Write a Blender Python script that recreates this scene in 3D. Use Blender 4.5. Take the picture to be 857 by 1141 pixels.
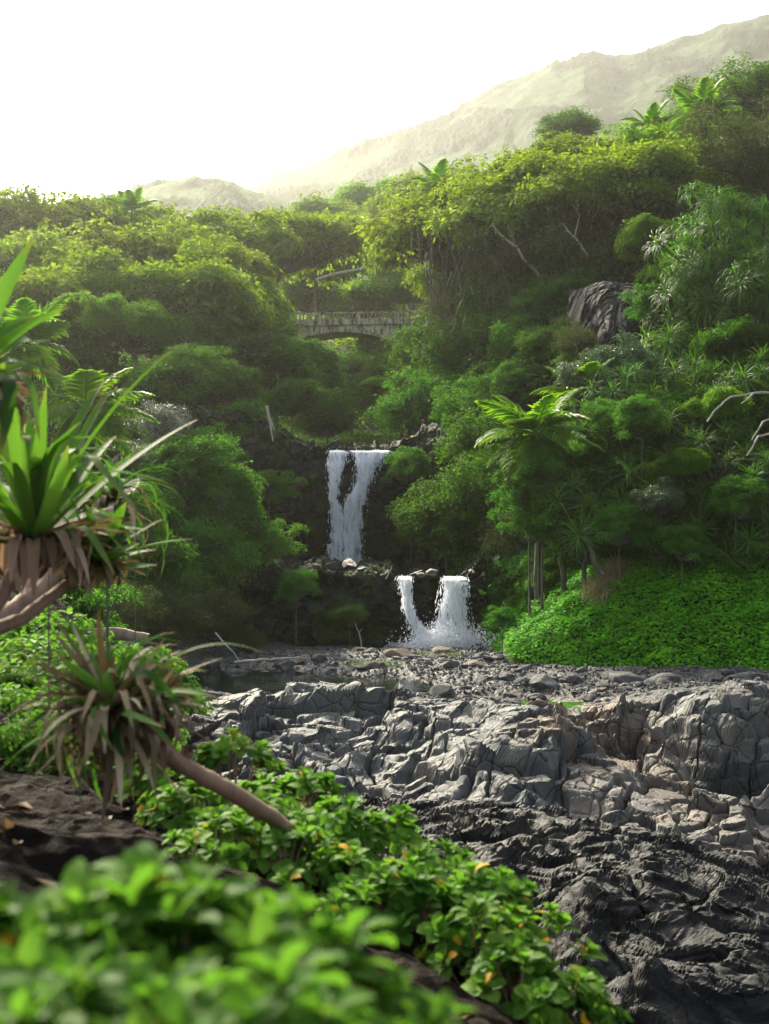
import bpy, math, random
import numpy as np
from math import pi, radians, sin, cos

# ------------------------------------------------------------------ basics
for o in list(bpy.data.objects): bpy.data.objects.remove(o)
SC = bpy.context.scene
COL = SC.collection
F, CX, CY, CZ = 1585.0, 428.5, 570.5, 5.5        # scale of the place: camera height 5.5 m above the pools

def P(px, py, D):
    return np.array([(px-CX)/F*D, D, CZ-(py-CY)/F*D])
def PZ(px, py, z):
    return P(px, py, (CZ-z)*F/(py-CY))

def tag(o, label=None, cat=None, group=None, kind=None):
    if label: o['label'] = label
    if cat: o['category'] = cat
    if group: o['group'] = group
    if kind: o['kind'] = kind
    return o

def empty(name, loc, rz=0, scale=1.0):
    o = bpy.data.objects.new(name, None); COL.objects.link(o)
    o.empty_display_size = .3
    o.location = tuple(float(v) for v in loc); o.rotation_euler = (0, 0, rz); o.scale = (scale,)*3
    return o

def link(name, me, parent=None, loc=(0,0,0), rot=(0,0,0), scale=(1,1,1)):
    o = bpy.data.objects.new(name, me); COL.objects.link(o)
    o.location = tuple(float(v) for v in loc); o.rotation_euler = rot; o.scale = scale
    if parent: o.parent = parent
    return o

def mesh_np(name, V, Q, mat, smooth=False, attrs=None):
    """V (n,3), Q (m,k) integer faces, or a list of such arrays"""
    if not isinstance(Q, (list, tuple)): Q = [Q]
    Q = [np.asarray(q, dtype=np.int32) for q in Q if len(q)]
    V = np.asarray(V, dtype=np.float32)
    me = bpy.data.meshes.new(name)
    me.vertices.add(len(V)); me.vertices.foreach_set('co', V.ravel())
    idx = np.concatenate([q.ravel() for q in Q])
    tot = np.concatenate([np.full(len(q), q.shape[1], dtype=np.int32) for q in Q])
    start = np.concatenate([[0], np.cumsum(tot)[:-1]]).astype(np.int32)
    me.loops.add(len(idx)); me.loops.foreach_set('vertex_index', idx)
    me.polygons.add(len(tot)); me.polygons.foreach_set('loop_start', start)
    me.polygons.foreach_set('use_smooth', np.full(len(tot), bool(smooth)))
    for k, a in (attrs or {}).items():
        at = me.attributes.new(k, 'FLOAT', 'POINT'); at.data.foreach_set('value', np.asarray(a, dtype=np.float32).ravel())
    me.materials.append(mat)
    me.update(calc_edges=True); me.validate()
    return me

class Buf:
    def __init__(s): s.V=[]; s.Q=[]; s.A=[]; s.B=[]; s.n=0
    def add(s, V, Q, a=0.0, b=0.0):
        V = np.asarray(V, float).reshape(-1,3)
        s.V.append(V); s.Q.append(np.asarray(Q)+s.n); s.n += len(V)
        s.A.append(np.broadcast_to(np.asarray(a, float).ravel(), (len(V),)) if np.size(a) in (1,len(V)) else a)
        s.B.append(np.broadcast_to(np.asarray(b, float).ravel(), (len(V),)))
    def mesh(s, name, mat, smooth=False):
        by = {}
        for q in s.Q: by.setdefault(q.shape[1], []).append(q)
        return mesh_np(name, np.concatenate(s.V), [np.concatenate(v) for v in by.values()], mat, smooth,
                       {'tone': np.concatenate(s.A), 'tip': np.concatenate(s.B)})

# ------------------------------------------------------------------ noise
def _h(ix, iy, iz, seed):
    with np.errstate(over='ignore'):
        h = (ix.astype(np.uint32)*np.uint32(374761393) + iy.astype(np.uint32)*np.uint32(668265263)
             + iz.astype(np.uint32)*np.uint32(2147483647) + np.uint32((seed*974711+12345) & 0xffffffff))
        h = (h ^ (h >> np.uint32(13)))*np.uint32(1274126177)
        h ^= h >> np.uint32(16); h = h*np.uint32(2246822519); h ^= h >> np.uint32(13)
    return h
def _u(h, k):
    with np.errstate(over='ignore'):
        h = (h + np.uint32(k*40503+7))*np.uint32(2654435761); h ^= h >> np.uint32(15)
        h = h*np.uint32(2246822519); h ^= h >> np.uint32(13)
    return h.astype(np.float64)/4294967296.0

def pn(x, y, z=None, seed=0):
    x = np.asarray(x, float); y = np.asarray(y, float); z = np.zeros_like(x) if z is None else np.asarray(z, float)+0*x
    ix, iy, iz = np.floor(x).astype(np.int64), np.floor(y).astype(np.int64), np.floor(z).astype(np.int64)
    fx, fy, fz = x-ix, y-iy, z-iz
    s = lambda t: t*t*t*(t*(t*6-15)+10)
    sx, sy, sz = s(fx), s(fy), s(fz)
    out = 0
    for a in (0,1):
        for b in (0,1):
            for c in (0,1):
                h = _h(ix+a, iy+b, iz+c, seed)
                g = (_u(h,1)-.5)*(fx-a) + (_u(h,2)-.5)*(fy-b) + (_u(h,3)-.5)*(fz-c)
                out = out + g*(sx if a else 1-sx)*(sy if b else 1-sy)*(sz if c else 1-sz)
    return out*2.2
def fbm(x, y, z=None, oct=4, seed=0, gain=.5):
    o = 0; a = 1; f = 1
    z = 0*np.asarray(x, float) if z is None else z
    for k in range(oct):
        o = o + a*pn(x*f, y*f, z*f, seed+k*17); a *= gain; f *= 2.03
    return o

def facet2(x, y, seed, off=.5, tilt=.6, crack=.2, cw=.10):
    """jointed rock: every cell a tilted plane with an open joint round it (in cell units)"""
    ix, iy = np.floor(x).astype(np.int64), np.floor(y).astype(np.int64)
    F1 = np.full(x.shape, 9.); F2 = np.full(x.shape, 9.); H = np.zeros(x.shape); ID = np.zeros(x.shape)
    for a in (-1,0,1):
        for b in (-1,0,1):
            h = _h(ix+a, iy+b, ix*0, seed)
            dx = ix+a+.5+.85*(_u(h,1)-.5)-x; dy = iy+b+.5+.85*(_u(h,2)-.5)-y
            d = np.sqrt(dx*dx+dy*dy)
            v = off*(_u(h,3)-.5) + tilt*((_u(h,4)-.5)*dx+(_u(h,5)-.5)*dy)*2
            n = d < F1
            F2 = np.where(n, F1, np.minimum(F2, d)); H = np.where(n, v, H); ID = np.where(n, _u(h,6), ID); F1 = np.where(n, d, F1)
    e = F2-F1
    return H - crack*np.exp(-(e/cw)**2), e, ID

def facet3(x, y, z, seed, off=.5, tilt=.6, crack=.2, cw=.10):
    ix, iy, iz = (np.floor(v).astype(np.int64) for v in (x,y,z))
    F1 = np.full(x.shape, 9.); F2 = np.full(x.shape, 9.); H = np.zeros(x.shape)
    for a in (-1,0,1):
        for b in (-1,0,1):
            for c in (-1,0,1):
                h = _h(ix+a, iy+b, iz+c, seed)
                dx = ix+a+.5+.8*(_u(h,1)-.5)-x; dy = iy+b+.5+.8*(_u(h,2)-.5)-y; dz = iz+c+.5+.8*(_u(h,7)-.5)-z
                d = np.sqrt(dx*dx+dy*dy+dz*dz)
                v = off*(_u(h,3)-.5) + tilt*((_u(h,4)-.5)*dx+(_u(h,5)-.5)*dy+(_u(h,6)-.5)*dz)*2
                n = d < F1
                F2 = np.where(n, F1, np.minimum(F2, d)); H = np.where(n, v, H); F1 = np.where(n, d, F1)
    return H - crack*np.exp(-((F2-F1)/cw)**2)

def rbf(pts, vals):
    pts = np.asarray(pts, float); n = len(pts)
    K = np.linalg.norm(pts[:,None]-pts[None], axis=2)
    A = np.zeros((n+3, n+3)); A[:n,:n] = K - np.eye(n)*.02; A[:n,n] = 1; A[n,:n] = 1
    A[:n,n+1:] = pts; A[n+1:,:n] = pts.T
    w = np.linalg.solve(A, np.concatenate([vals, [0,0,0]]))
    def f(x, y):
        sh = x.shape; q = np.stack([x.ravel(), y.ravel()], 1); out = np.zeros(len(q))
        for i in range(0, len(q), 60000):
            c = q[i:i+60000]
            out[i:i+60000] = np.sqrt((c[:,0:1]-pts[None,:,0])**2 + (c[:,1:2]-pts[None,:,1])**2) @ w[:n] + w[n] + c @ w[n+1:]
        return out.reshape(sh)
    return f

def grid_faces(nr, nc):
    i = np.arange(nr-1)[:,None]*nc + np.arange(nc-1)[None]
    i = i.ravel()
    return np.stack([i, i+1, i+1+nc, i+nc], 1)

def sstep(a, b, x):
    t = np.clip((x-a)/(b-a), 0, 1); return t*t*(3-2*t)

# ------------------------------------------------------------------ materials
def newmat(name):
    m = bpy.data.materials.new(name); m.use_nodes = True
    nt = m.node_tree; nt.nodes.clear()
    return m, nt
class N:
    """tiny helper round a node tree"""
    def __init__(s, nt): s.nt = nt
    def __call__(s, t, ins=None, **kw):
        n = s.nt.nodes.new(t)
        for k, v in kw.items(): setattr(n, k, v)
        for k, v in (ins or {}).items():
            if isinstance(v, tuple) and len(v) == 2 and hasattr(v[0], 'outputs'): s.nt.links.new(v[0].outputs[v[1]], n.inputs[k])
            elif hasattr(v, 'outputs'): s.nt.links.new(v.outputs[0], n.inputs[k])
            else: n.inputs[k].default_value = v
        return n
def ramp(n, fac, stops, interp='LINEAR'):
    r = n('ShaderNodeValToRGB', {'Fac': fac}); r.color_ramp.interpolation = interp
    el = r.color_ramp.elements
    while len(el) < len(stops): el.new(.5)
    for e, (p, c) in zip(el, stops):
        e.position = p; e.color = (*c, 1) if len(c) == 3 else c
    return r
def mixc(n, fac, a, b, bt='MIX'):
    m = n('ShaderNodeMix', data_type='RGBA', blend_type=bt)
    for k, v in ((0, fac), (6, a), (7, b)):
        if isinstance(v, tuple) and len(v) == 2 and hasattr(v[0], 'outputs'): n.nt.links.new(v[0].outputs[v[1]], m.inputs[k])
        elif hasattr(v, 'outputs'): n.nt.links.new(v.outputs[0], m.inputs[k])
        else: m.inputs[k].default_value = v if not isinstance(v, tuple) or len(v) == 4 else (*v, 1)
    return (m, 2)
def math_(n, op, a, b=0.0, clamp=False):
    m = n('ShaderNodeMath', operation=op, use_clamp=clamp)
    for k, v in ((0, a), (1, b)):
        if isinstance(v, tuple): n.nt.links.new(v[0].outputs[v[1]], m.inputs[k])
        elif hasattr(v, 'outputs'): n.nt.links.new(v.outputs[0], m.inputs[k])
        else: m.inputs[k].default_value = v
    return m

def leaf_mat(name, stops, trans=(.10,.20,.02), tr=.35, rough=.5, spec=.4, tipc=None, tipstart=.6, patch=.25, hv=.02):
    m, nt = newmat(name); n = N(nt)
    at = n('ShaderNodeAttribute', attribute_name='tone')
    col = ramp(n, (at, 2), stops)
    oi = n('ShaderNodeObjectInfo')
    geo = n('ShaderNodeNewGeometry')
    nz = n('ShaderNodeTexNoise', {'Vector': (geo, 0), 'Scale': .35, 'Detail': 2.0})
    hue = math_(n, 'MULTIPLY_ADD', (oi, 'Random'), hv*2); hue.inputs[2].default_value = .5-hv
    val = math_(n, 'MULTIPLY_ADD', (nz, 0), patch*4); val.inputs[2].default_value = 1-patch*2
    hs = n('ShaderNodeHueSaturation', {'Color': (col, 0), 'Hue': hue, 'Value': val})
    c = (hs, 0)
    if tipc:
        tp = n('ShaderNodeAttribute', attribute_name='tip')
        k = ramp(n, (tp, 2), [(tipstart, (0,0,0)), (min(1, tipstart+.2), (1,1,1))])
        c = mixc(n, k, c, tipc)
    pr = n('ShaderNodeBsdfPrincipled', {'Base Color': c, 'Roughness': rough, 'Specular IOR Level': spec})
    tcol = mixc(n, .5, c, trans)
    tl = n('ShaderNodeBsdfTranslucent', {'Color': tcol})
    mx = n('ShaderNodeMixShader', {0: tr, 1: pr, 2: tl})
    n('ShaderNodeOutputMaterial', {'Surface': mx})
    return m

def bark_mat(name, a, b, scale=6., rough=.85):
    m, nt = newmat(name); n = N(nt)
    tc = n('ShaderNodeTexCoord')
    mp = n('ShaderNodeMapping', {'Vector': (tc, 'Object'), 'Scale': (1,1,.35)})
    nz = n('ShaderNodeTexNoise', {'Vector': mp, 'Scale': scale, 'Detail': 6.0, 'Roughness': .7})
    c = ramp(n, nz, [(.3, a), (.65, b)])
    bp = n('ShaderNodeBump', {'Strength': .5, 'Distance': .02, 'Height': (nz, 0)})
    pr = n('ShaderNodeBsdfPrincipled', {'Base Color': c, 'Roughness': rough, 'Normal': bp})
    n('ShaderNodeOutputMaterial', {'Surface': pr})
    return m

def rock_mat(name, light=(.20,.195,.19), dark=(.035,.036,.038), attr=None, joint=2.2, rough=.7, warm=(.16,.11,.07), moss=0.0, crk=.8, spec=.22):
    m, nt = newmat(name); n = N(nt)
    tc = n('ShaderNodeTexCoord'); co = (tc, 'Object')
    big = n('ShaderNodeTexNoise', {'Vector': co, 'Scale': .9, 'Detail': 8.0, 'Roughness': .65})
    fine = n('ShaderNodeTexNoise', {'Vector': co, 'Scale': 14., 'Detail': 8.0, 'Roughness': .7})
    pit = n('ShaderNodeTexNoise', {'Vector': co, 'Scale': 60., 'Detail': 4.0, 'Roughness': .7})
    lt = mixc(n, ramp(n, (fine, 0), [(.35,(0,0,0)), (.7,(1,1,1))]), tuple(v*.62 for v in light), tuple(min(1, v*1.25) for v in light))
    bl = ramp(n, (big, 0), [(.40,(0,0,0)), (.60,(1,1,1))])
    lt = mixc(n, bl, tuple(v*.8 for v in light), lt)
    dk = mixc(n, (fine, 0), tuple(v*.6 for v in dark), tuple(v*1.7 for v in dark))
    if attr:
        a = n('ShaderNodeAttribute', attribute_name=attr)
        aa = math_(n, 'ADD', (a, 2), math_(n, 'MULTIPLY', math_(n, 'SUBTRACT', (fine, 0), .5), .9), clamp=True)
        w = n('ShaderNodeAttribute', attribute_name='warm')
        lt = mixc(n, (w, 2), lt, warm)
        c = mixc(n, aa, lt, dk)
    else:
        c = mixc(n, ramp(n, (big, 0), [(.42,(0,0,0)), (.62,(1,1,1))]), dk, lt)
    if moss:
        geo = n('ShaderNodeNewGeometry'); sx = n('ShaderNodeSeparateXYZ', {0: (geo, 'Normal')})
        mo = n('ShaderNodeTexNoise', {'Vector': co, 'Scale': .7, 'Detail': 6.0, 'Roughness': .7})
        mk = ramp(n, (mo, 0), [(.62-moss*.2,(0,0,0)), (.72-moss*.2,(1,1,1))])
        c = mixc(n, mk, c, (.03,.055,.012))
    v = n('ShaderNodeTexVoronoi', {'Vector': mixv(n, co, (big,1), .18), 'Scale': joint}, feature='DISTANCE_TO_EDGE')
    cr = ramp(n, (v, 0), [(0,(0,0,0)), (.06,(1,1,1))])
    c = mixc(n, ramp(n, (v, 0), [(.004,(crk,crk,crk)), (.018,(0,0,0))]), c, tuple(q*.25 for q in dark))
    h = math_(n, 'ADD', math_(n, 'MULTIPLY', (cr, 0), .5), math_(n, 'ADD', math_(n, 'MULTIPLY', (fine,0), .55), math_(n, 'MULTIPLY', (pit,0), .18)))
    bp = n('ShaderNodeBump', {'Strength': .9, 'Distance': .06, 'Height': h})
    rr = ramp(n, (fine, 0), [(.3,(rough-.15,)*3), (.7,(min(1,rough+.15),)*3)])
    pr = n('ShaderNodeBsdfPrincipled', {'Base Color': c, 'Roughness': rr, 'Normal': bp, 'Specular IOR Level': spec})
    n('ShaderNodeOutputMaterial', {'Surface': pr})
    return m
def mixv(n, a, b, f):
    m = n('ShaderNodeMix', data_type='VECTOR')
    n.nt.links.new(a[0].outputs[a[1]], m.inputs[4]); n.nt.links.new(b[0].outputs[b[1]], m.inputs[5]); m.inputs[0].default_value = f
    return (m, 1)

def soil_mat(name, stops, scale=1.5, bump=.05, rough=.9):
    m, nt = newmat(name); n = N(nt)
    tc = n('ShaderNodeTexCoord')
    nz = n('ShaderNodeTexNoise', {'Vector': (tc, 'Object'), 'Scale': scale, 'Detail': 10.0, 'Roughness': .68})
    c = ramp(n, nz, stops)
    n2 = n('ShaderNodeTexNoise', {'Vector': (tc, 'Object'), 'Scale': scale*9, 'Detail': 6.0, 'Roughness': .7})
    bp = n('ShaderNodeBump', {'Strength': .8, 'Distance': bump, 'Height': (n2, 0)})
    pr = n('ShaderNodeBsdfPrincipled', {'Base Color': c, 'Roughness': rough, 'Normal': bp, 'Specular IOR Level': .25})
    n('ShaderNodeOutputMaterial', {'Surface': pr})
    return m
# ------------------------------------------------------------------ the lie of the land
RPL = np.array([(60,5),(30,30),(18,44),(12.7,47),(4.8,50),(4.3,57),(3.7,60),(2.4,72),(3,100),(3.5,150),(4,400)], float)
LPL = np.array([(-1.2,4),(-2.2,10),(-3.6,20),(-5.2,30),(-6.6,40),(-8.0,52),(-9,58),(-8.5,62),(-6.8,72),(-8,100),(-9,150),(-9,400)], float)
def pdist(x, y, pl):
    d = np.full(x.shape, 1e9)
    for (ax,ay),(bx,by) in zip(pl[:-1], pl[1:]):
        vx, vy = bx-ax, by-ay; t = np.clip(((x-ax)*vx+(y-ay)*vy)/(vx*vx+vy*vy), 0, 1)
        d = np.minimum(d, np.hypot(x-ax-t*vx, y-ay-t*vy))
    return d
def sides(x, y):
    yr = np.clip(y, 5, 400)
    xr = np.interp(yr, RPL[:,1], RPL[:,0]); xl = np.interp(yr, LPL[:,1], LPL[:,0])
    sr = pdist(x, y, RPL)*np.where(x > xr, 1, -1); sl = pdist(x, y, LPL)*np.where(x < xl, 1, -1)
    return sl, sr
def T(x, y):
    x = np.asarray(x, float); y = np.asarray(y, float)+0*x; x = x+0*y
    sl, sr = sides(x, y)
    floor = np.interp(y, [0,60,72,88,150,165,200,260,900], [-4.5,-4.5,-1,8.2,13,20,34,46,60])
    base = np.interp(y, [0,56,60,72,75,150,165,200,260,900], [0,0,1.2,3.5,8,13,20,34,46,60])
    zl = np.interp(y, [0,30,50,60,75,100,150,400,900], [2.8,3.0,3.5,6,11,15,24,50,64])
    zr = np.interp(y, [0,40,47,50,60,80,120,150,400,900], [.6,.6,4,10,19,24,27,30,58,66])
    b = base + (zl-base)*(1-np.exp(-np.maximum(sl,0)*.75/np.maximum(zl-base,1))) + np.maximum(sl-8,0)*.05
    c = base + (zr-base)*(1-np.exp(-np.maximum(sr,0)*np.interp(y,[50,76,84],[1.05,1.1,2.6])/np.maximum(zr-base,1))) + np.maximum(sr-14,0)*.10
    z = np.where(sl > 0, b, np.where(sr > 0, c, floor))
    amp = np.clip(np.maximum(sl, sr)/4, 0, 1)
    return z + amp*(.9*pn(x*.16, y*.16, seed=3) + .35*pn(x*.6, y*.6, seed=4))*np.clip(y/40,0.3,1)

M_ground = soil_mat('ground_soil', [(.35,(.012,.014,.008)), (.55,(.022,.030,.012)), (.7,(.04,.035,.02))], .6, .2)
def build_ground():
    ys = np.concatenate([np.linspace(-40, 10, 20)[:-1], np.linspace(10, 200, 330)[:-1], np.geomspace(200, 3500, 60)])
    us = np.concatenate([-np.geomspace(3000, 60, 30)[:-1], np.linspace(-60, 60, 300), np.geomspace(60, 3000, 30)[1:]])
    X, Y = np.meshgrid(us, ys)
    Z = T(X, Y)
    Z = np.where(Y < 6, np.minimum(Z, 2.0), Z)
    me = mesh_np('ground', np.stack([X,Y,Z], -1).reshape(-1,3), grid_faces(*X.shape), M_ground, True)
    tag(link('ground', me), 'dark earth slopes of the gorge under the trees', 'ground', kind='structure')
build_ground()

# ------------------------------------------------------------------ jointed lava bed of the stream
M_rock = rock_mat('lava_rock', (.122,.129,.124), (.0095,.0108,.0105), attr='dark', joint=1.7, rough=.6)
RB = [ # px, py, height
 (240,728,.15),(330,728,.1),(430,724,.25),(470,719,-.5),(500,722,-.55),(530,719,-.5),(520,730,.2),(590,728,.2),(650,740,.2),(760,745,.3),(857,752,.3),(120,728,.6),(20,730,1),
 (230,745,.05),(330,745,.1),(420,748,.15),(520,742,.15),(480,755,.1),(560,758,.15),(640,768,.04),(700,764,.1),(690,757,.1),
 (260,762,-.35),(230,757,-.25),(300,772,-.55),(350,778,-.6),(400,783,-.6),(440,785,-.5),(430,772,-.45),(380,767,-.35),(455,778,-.3),(480,772,.03),
 (215,768,.2),(250,780,.35),(300,792,.4),(350,797,.45),(400,798,.55),(450,791,.75),(490,778,1.0),(530,768,1.3),(570,765,1.6),(600,783,1.5),(622,805,1.25),(645,822,.35),
 (150,775,.6),(60,775,1.0),(-60,775,1.2),(-200,775,1.5),
 (600,783,-.3),(620,792,-.35),(615,801,-.2),(655,780,.1),(680,790,.2),(650,805,.25),
 (230,815,.1),(300,830,.25),(360,830,.45),(420,835,.5),(480,820,.7),(540,812,1.0),(590,825,1.15),(610,848,1.0),(640,850,.1),
 (220,850,-.3),(280,868,-.3),(340,868,-.1),(380,880,-.15),(330,855,-.25),(380,850,.05),(420,862,.1),(470,868,.3),(530,868,.6),(580,875,.7),(612,878,.6),
 (385,898,-1.2),(430,905,-1.25),(480,912,-1.3),(530,925,-1.45),(600,935,-1.5),(640,942,-1.5),
 (650,880,-.45),(655,915,-1.1),(610,920,-1.2),
 (690,820,.1),(700,850,-.45),(720,880,-1.2),(690,900,-1.9),(720,930,-2.3),(760,950,-2.4),(680,940,-2.2),
 (660,792,.25),(690,782,.6),(720,780,.5),(760,777,.6),(800,775,.7),(857,773,.7),(950,773,.7),(1050,773,.6),
 (720,805,.3),(770,803,.45),(820,805,.5),(880,805,.5),
 (740,835,.35),(765,855,.45),(800,870,.45),(857,865,.6),(940,865,.6),
 (760,880,-.9),(790,905,-.9),(850,905,.1),(820,930,-.6),(857,960,-1.0),(930,960,-.8),(810,975,-2.6),(845,990,-2.9),
 # dark near slab
 (200,880,.0),(300,885,.05),(360,895,.0),(420,905,.0),(480,918,.02),(560,930,.12),(640,945,.22),(700,958,.2),(760,975,.12),(810,990,0),(857,1008,-.15),(940,1030,-.3),
 (300,930,-.3),(400,945,-.1),(480,960,-.15),(560,975,-.1),(640,990,.05),(720,1010,-.05),(800,1035,-.25),(857,1050,-.3),
 (400,1010,-.8),(500,1030,-.7),(580,1050,-.9),(650,1045,-.1),(720,1060,.0),(760,1090,-.5),(857,1100,-.5),(640,1120,-1.2),(700,1141,-1.1),(780,1150,-.8),(857,1160,-.9),
 (400,1150,-1.6),(500,1250,-1.6),(700,1250,-1.5),(900,1250,-1.3),(200,1000,-.6),(100,1000,.2),(1000,1100,-.5),(0,1250,-.5)]
def build_rockbed():
    pts = np.array([PZ(*p) for p in RB]); vals = np.array([p[2] for p in RB])
    f = rbf(pts[:,:2], vals)
    us = np.concatenate([np.linspace(-900,-70,60)[:-1], np.linspace(-70,925,1020), np.linspace(925,1800,60)[1:]])
    ds = np.geomspace(12.5, 60.5, 950)
    U, Dd = np.meshgrid(us, ds)
    X = (U-CX)/F*Dd; Y = Dd
    # warp so joints do not run straight
    wx = X + .5*pn(X*.5, Y*.5, seed=21) + .12*pn(X*2.3, Y*2.3, seed=22)
    wy = Y + .5*pn(X*.5, Y*.5, seed=23) + .12*pn(X*2.3, Y*2.3, seed=24)
    Z = f(X + .35*pn(X*.9,Y*.9,seed=25), Y + .35*pn(X*.9,Y*.9,seed=26))
    Z = np.clip(Z, -3.2, 2.2)
    py = CY + (CZ-Z)/Dd*F; px = U
    # masks in plan
    crest = np.interp(X, [-8,-3,-.4,1.8,5,9,14], [30,28.3,27.0,24.9,21.9,20.9,20.2])       # far rim of the dark slab
    slab = 1-sstep(-.3, .5, Y-crest)
    far = sstep(38.5, 41, Y + 2.5*sstep(4,7,X) - 2*sstep(-2,0,X)*(1-sstep(2,4,X))*0)
    mid = (1-slab)*(1-far)
    # blocky joints on the pale ridges, layered folds on the slab
    a = radians(62); rx, ry = wx*cos(a)+wy*sin(a), -wx*sin(a)+wy*cos(a)
    h0, e0, _ = facet2(rx/3.6+.4, ry/2.2, 30, .75, .40, .45, .035)
    h1, e1, id1 = facet2(rx/1.9, ry/1.05, 31, .36, .22, .26, .04)
    h2, e2, id2 = facet2(wx/.62+7, wy/.55, 32, .30, .26, .20, .05)
    h3, e3, id3 = facet2(wx/.24, wy/.22+3, 33, .34, .5, .16, .13)
    lump = .26*fbm(X*.42, Y*.42, oct=3, seed=40)
    blocks = h0*.85 + h1*.8 + h2*.42 + h3*.06 + lump
    Zb = Z + lump + .22*(id1-.5) + .16*(id2-.5); st = .42; q = Zb/st; Zq = st*(np.floor(q)+sstep(.30,.70,q-np.floor(q)))
    Z = Z + mid*.55*(Zq-Zb)
    b = radians(-28); sx, sy = wx*cos(b)+wy*sin(b), -wx*sin(b)+wy*cos(b)
    g1, ge1, _ = facet2(sx/1.7, sy/.75, 51, .30, .40, .20, .10)
    g2, ge2, _ = facet2(sx/.60, sy/.26, 52, .60, .70, .16, .08)
    rid = 1-np.abs(fbm(sx*.55, sy*1.7, oct=5, seed=53))*2.2
    folds = .46*g1 + .11*g2 + .16*rid + .05*fbm(sx*3, sy*9, oct=3, seed=54) + .35*pn(X*.35, Y*.35, seed=55)
    dr = .12*sy + .25*fbm(X*.3, Y*.3, oct=2, seed=56); q = (folds+dr)/.15; fq = .15*(np.floor(q)+sstep(.45,.7,q-np.floor(q)))-dr; folds = folds*.75+fq*.25
    k1, ke, _ = facet2(wx/.55, wy/.5, 61, .7, .7, .2, .12)
    shingle = .10*k1 + .16*fbm(X*.8, Y*.8, oct=4, seed=60)
    wall = np.exp(-((px-715)/50)**2)*np.exp(-((py-905)/45)**2)
    Z = Z + mid*(blocks-.10) + slab*folds + far*shingle*sstep(-.2,.5,Z+.5)
    # let joints undercut a little
    fx = fbm(X*.9, Y*.9, Z*1.6, oct=3, seed=71); fy = fbm(X*.9, Y*.9, Z*1.6, oct=3, seed=72)
    near = 1-far*.8
    V = np.stack([X+.16*fx*near, Y+.16*fy*near, Z], -1).reshape(-1,3)
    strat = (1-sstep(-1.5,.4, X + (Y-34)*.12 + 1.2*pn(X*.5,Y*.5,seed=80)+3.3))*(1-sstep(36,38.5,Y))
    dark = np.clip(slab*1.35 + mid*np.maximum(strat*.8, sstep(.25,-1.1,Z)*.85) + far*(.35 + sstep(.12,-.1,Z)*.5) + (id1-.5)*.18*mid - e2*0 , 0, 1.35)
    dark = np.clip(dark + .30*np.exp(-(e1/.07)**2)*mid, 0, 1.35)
    tide = np.exp(-((px-640)/60)**2)*np.exp(-((py-815)/38)**2)
    warm = np.clip(1.0*tide*(id2 > .35) + mid*.5*np.exp(-((X-5.8)/1.6)**2)*sstep(.8,0,Z)*sstep(-2.4,-.4,Z) + mid*.25*(id2 > .86), 0, .75)
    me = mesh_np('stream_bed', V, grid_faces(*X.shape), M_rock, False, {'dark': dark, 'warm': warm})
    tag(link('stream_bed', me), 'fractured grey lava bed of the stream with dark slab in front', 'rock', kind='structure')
    return V.reshape(X.shape+(3,)), us, ds
ROCKV, RUS, RDS = build_rockbed()
def rock_z(x, y):
    j = int(np.clip(np.searchsorted(RDS, y), 0, len(RDS)-1)); u = x/y*F+CX
    i = int(np.clip(np.searchsorted(RUS, u), 0, len(RUS)-1))
    return float(ROCKV[j, i, 2])

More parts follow.
